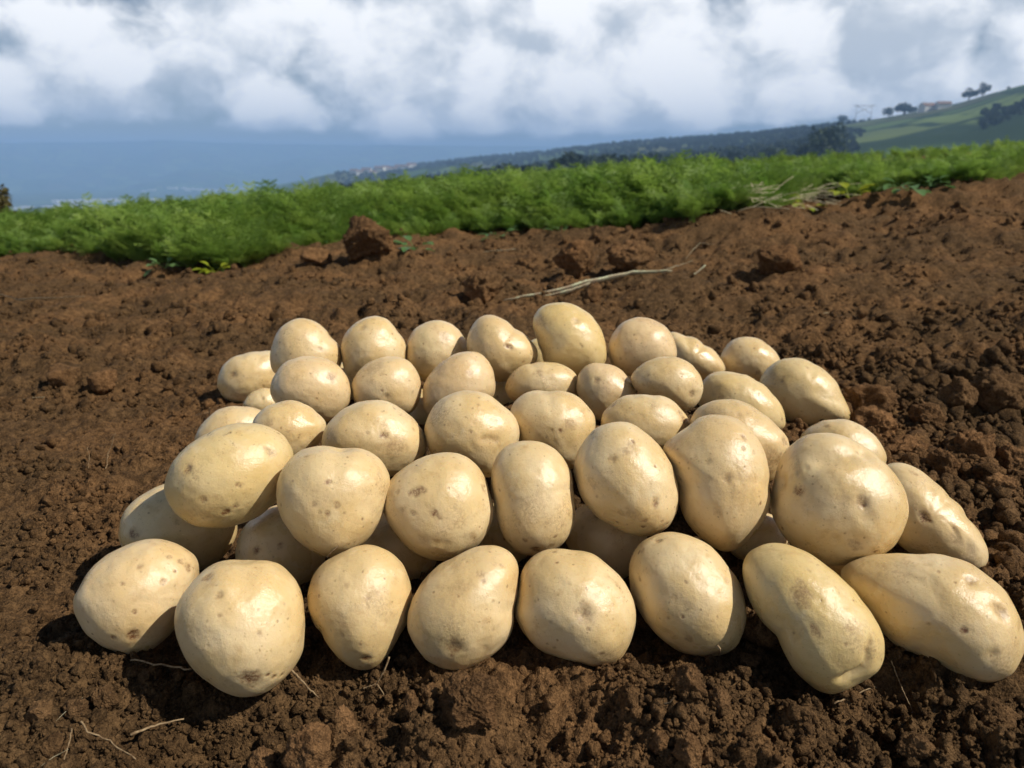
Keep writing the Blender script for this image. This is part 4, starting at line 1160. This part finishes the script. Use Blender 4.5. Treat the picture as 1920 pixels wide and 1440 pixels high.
def house(p, w, d, h, rz, label, group, name='house'):
    e = bpy.data.objects.new(name, None); e.location = p; e.rotation_euler = (0, 0, rz); C.objects.link(e)
    tag(e, label, 'house', group)
    x, y = w / 2, d / 2
    V = [(-x, -y, -2), (x, -y, -2), (x, y, -2), (-x, y, -2), (-x, -y, h), (x, -y, h), (x, y, h), (-x, y, h), (-x, 0, h + d * .28), (x, 0, h + d * .28)]
    mesh_obj('wall', V, [(0, 1, 5, 4), (1, 2, 6, 9, 5), (2, 3, 7, 6), (3, 0, 4, 8, 7)], WALL, parent=e, smooth=False)
    o = 0.5; t = 0.25; k = d * .28 / y
    R = [(-x - o, -y - o, h - o * k + t), (x + o, -y - o, h - o * k + t), (x + o, 0, h + d * .28 + t), (-x - o, 0, h + d * .28 + t), (x + o, y + o, h - o * k + t), (-x - o, y + o, h - o * k + t)]
    R += [(a, b, c - t * .8) for a, b, c in R]
    mesh_obj('roof', R, [(0, 1, 2, 3), (3, 2, 4, 5), (7, 6, 9, 8), (8, 9, 11, 10), (0, 6, 7, 1), (4, 10, 11, 5), (1, 7, 8, 2), (2, 8, 10, 4), (0, 3, 9, 6), (3, 5, 11, 9)], ROOF, parent=e, smooth=False)


rgh = random.Random(4)
for i, (px, py) in enumerate([(664, 326), (676, 329), (688, 324), (700, 328), (712, 322), (724, 320), (736, 322), (748, 317), (760, 318), (772, 315), (694, 320), (730, 314)]):
    p = land_hit(px, py)
    house(p, rgh.uniform(12, 20), rgh.uniform(8, 11), rgh.uniform(5, 8), rgh.uniform(-0.3, 0.3), 'small white house in the village on the far slope', 'white houses of the far village')
house(land_at(1700, 905), 20, 10, 4.5, 0.2, 'farmhouse with a reddish roof near the hill skyline', None)
house(land_at(1722, 900), 12, 8, 4.0, -0.1, 'smaller outbuilding right of the farmhouse on the hill', None)


def build_mast():
    g = land_at(1583, 1040); e = bpy.data.objects.new('power_line_mast', None); e.location = g; C.objects.link(e)
    tag(e, 'faint two legged power line mast on the hill skyline', 'mast')
    for sx in (-9, 9):
        V, Fc = tube([(sx, 0, -2), (sx, 0, 19)], [0.3, 0.2]); mesh_obj('leg', V, Fc, METAL, parent=e)
    V, Fc = tube([(-13, 0, 17.5), (13, 0, 17.5)], [0.3, 0.3]); mesh_obj('cross_arm', V, Fc, METAL, parent=e)
    for a, b in ((-9, 9), (9, -9)):
        V, Fc = tube([(a, 0, 9), (b, 0, 17)], [0.25, 0.25]); mesh_obj('brace', V, Fc, METAL, parent=e)


build_mast()


def build_town():
    rg = np.random.default_rng(3); V, Fc = [], []
    for k in range(170):
        c = ((150, 2750), (120, 2900), (265, 2850), (60, 2600), (420, 4350), (200, 3300))[rg.integers(6)]; px = rg.normal(c[0], 45); r = c[1] + rg.normal(0, 60); p = land_at(px, r)
        w, d, h = rg.uniform(14, 60), rg.uniform(10, 18), rg.uniform(5, 10); b = len(V)
        for z in (-3, h):
            V += [(p.x - w / 2, p.y - d / 2, p.z + z), (p.x + w / 2, p.y - d / 2, p.z + z), (p.x + w / 2, p.y + d / 2, p.z + z), (p.x - w / 2, p.y + d / 2, p.z + z)]
        Fc += [(b, b + 1, b + 5, b + 4), (b + 1, b + 2, b + 6, b + 5), (b + 2, b + 3, b + 7, b + 6), (b + 3, b, b + 4, b + 7), (b + 4, b + 5, b + 6, b + 7)]
    o = mesh_obj('valley_town', V, Fc, WALL, smooth=False); tag(o, 'pale specks of a far town on the hazy valley floor', 'town', kind='stuff')


build_town()


def build_bush():
    p = hit(8, 470); p = p * 1.75; q = Vector((p[0], p[1], float(ground_base(p[0], p[1])) + 0.05))
    e = bpy.data.objects.new('shrub', None); e.location = q; C.objects.link(e); tag(e, 'brownish shrub rising above the crop at the left edge', 'shrub')
    V, T = crown(0.30, 0.55, 4, 700, 0.03)
    V[:, 2] += 0.22
    mesh_obj('crown', V, T, mat_leaf('dry_shrub', (0.09, 0.075, 0.02), (0.13, 0.11, 0.03)), parent=e, smooth=False)
    V, Fc = tube([(0, 0, -.05), (0.02, 0, .15), (0, 0.01, .35)], [.02, .015, .006]); mesh_obj('trunk', V, Fc, BARK, parent=e)


build_bush()


# ------------------------------------------------------------------ the air between here and the mountain
def build_haze():
    a, lo, hi = 9000.0, BASE_Z - 8, 174.0
    V = [(-a, -a, lo), (a, -a, lo), (a, a, lo), (-a, a, lo), (-a, -a, hi), (a, -a, hi), (a, a, hi), (-a, a, hi)]
    m = bpy.data.materials.new('haze'); m.use_nodes = True; g = NT(m.node_tree); g.n.clear()
    out = g.new('ShaderNodeOutputMaterial'); v = g.new('ShaderNodeVolumePrincipled')
    v.inputs['Color'].default_value = (0.38, 0.60, 1.0, 1); v.inputs['Density'].default_value = HAZE_DENSITY
    g.l.new(v.outputs[0], out.inputs['Volume'])
    o = mesh_obj('haze', V, [(0, 3, 2, 1), (4, 5, 6, 7), (0, 1, 5, 4), (1, 2, 6, 5), (2, 3, 7, 6), (3, 0, 4, 7)], m, smooth=False)
    tag(o, 'thin blue haze filling the air over the valley', 'haze', kind='stuff')


HAZE_DENSITY = 3.5e-4
build_haze()
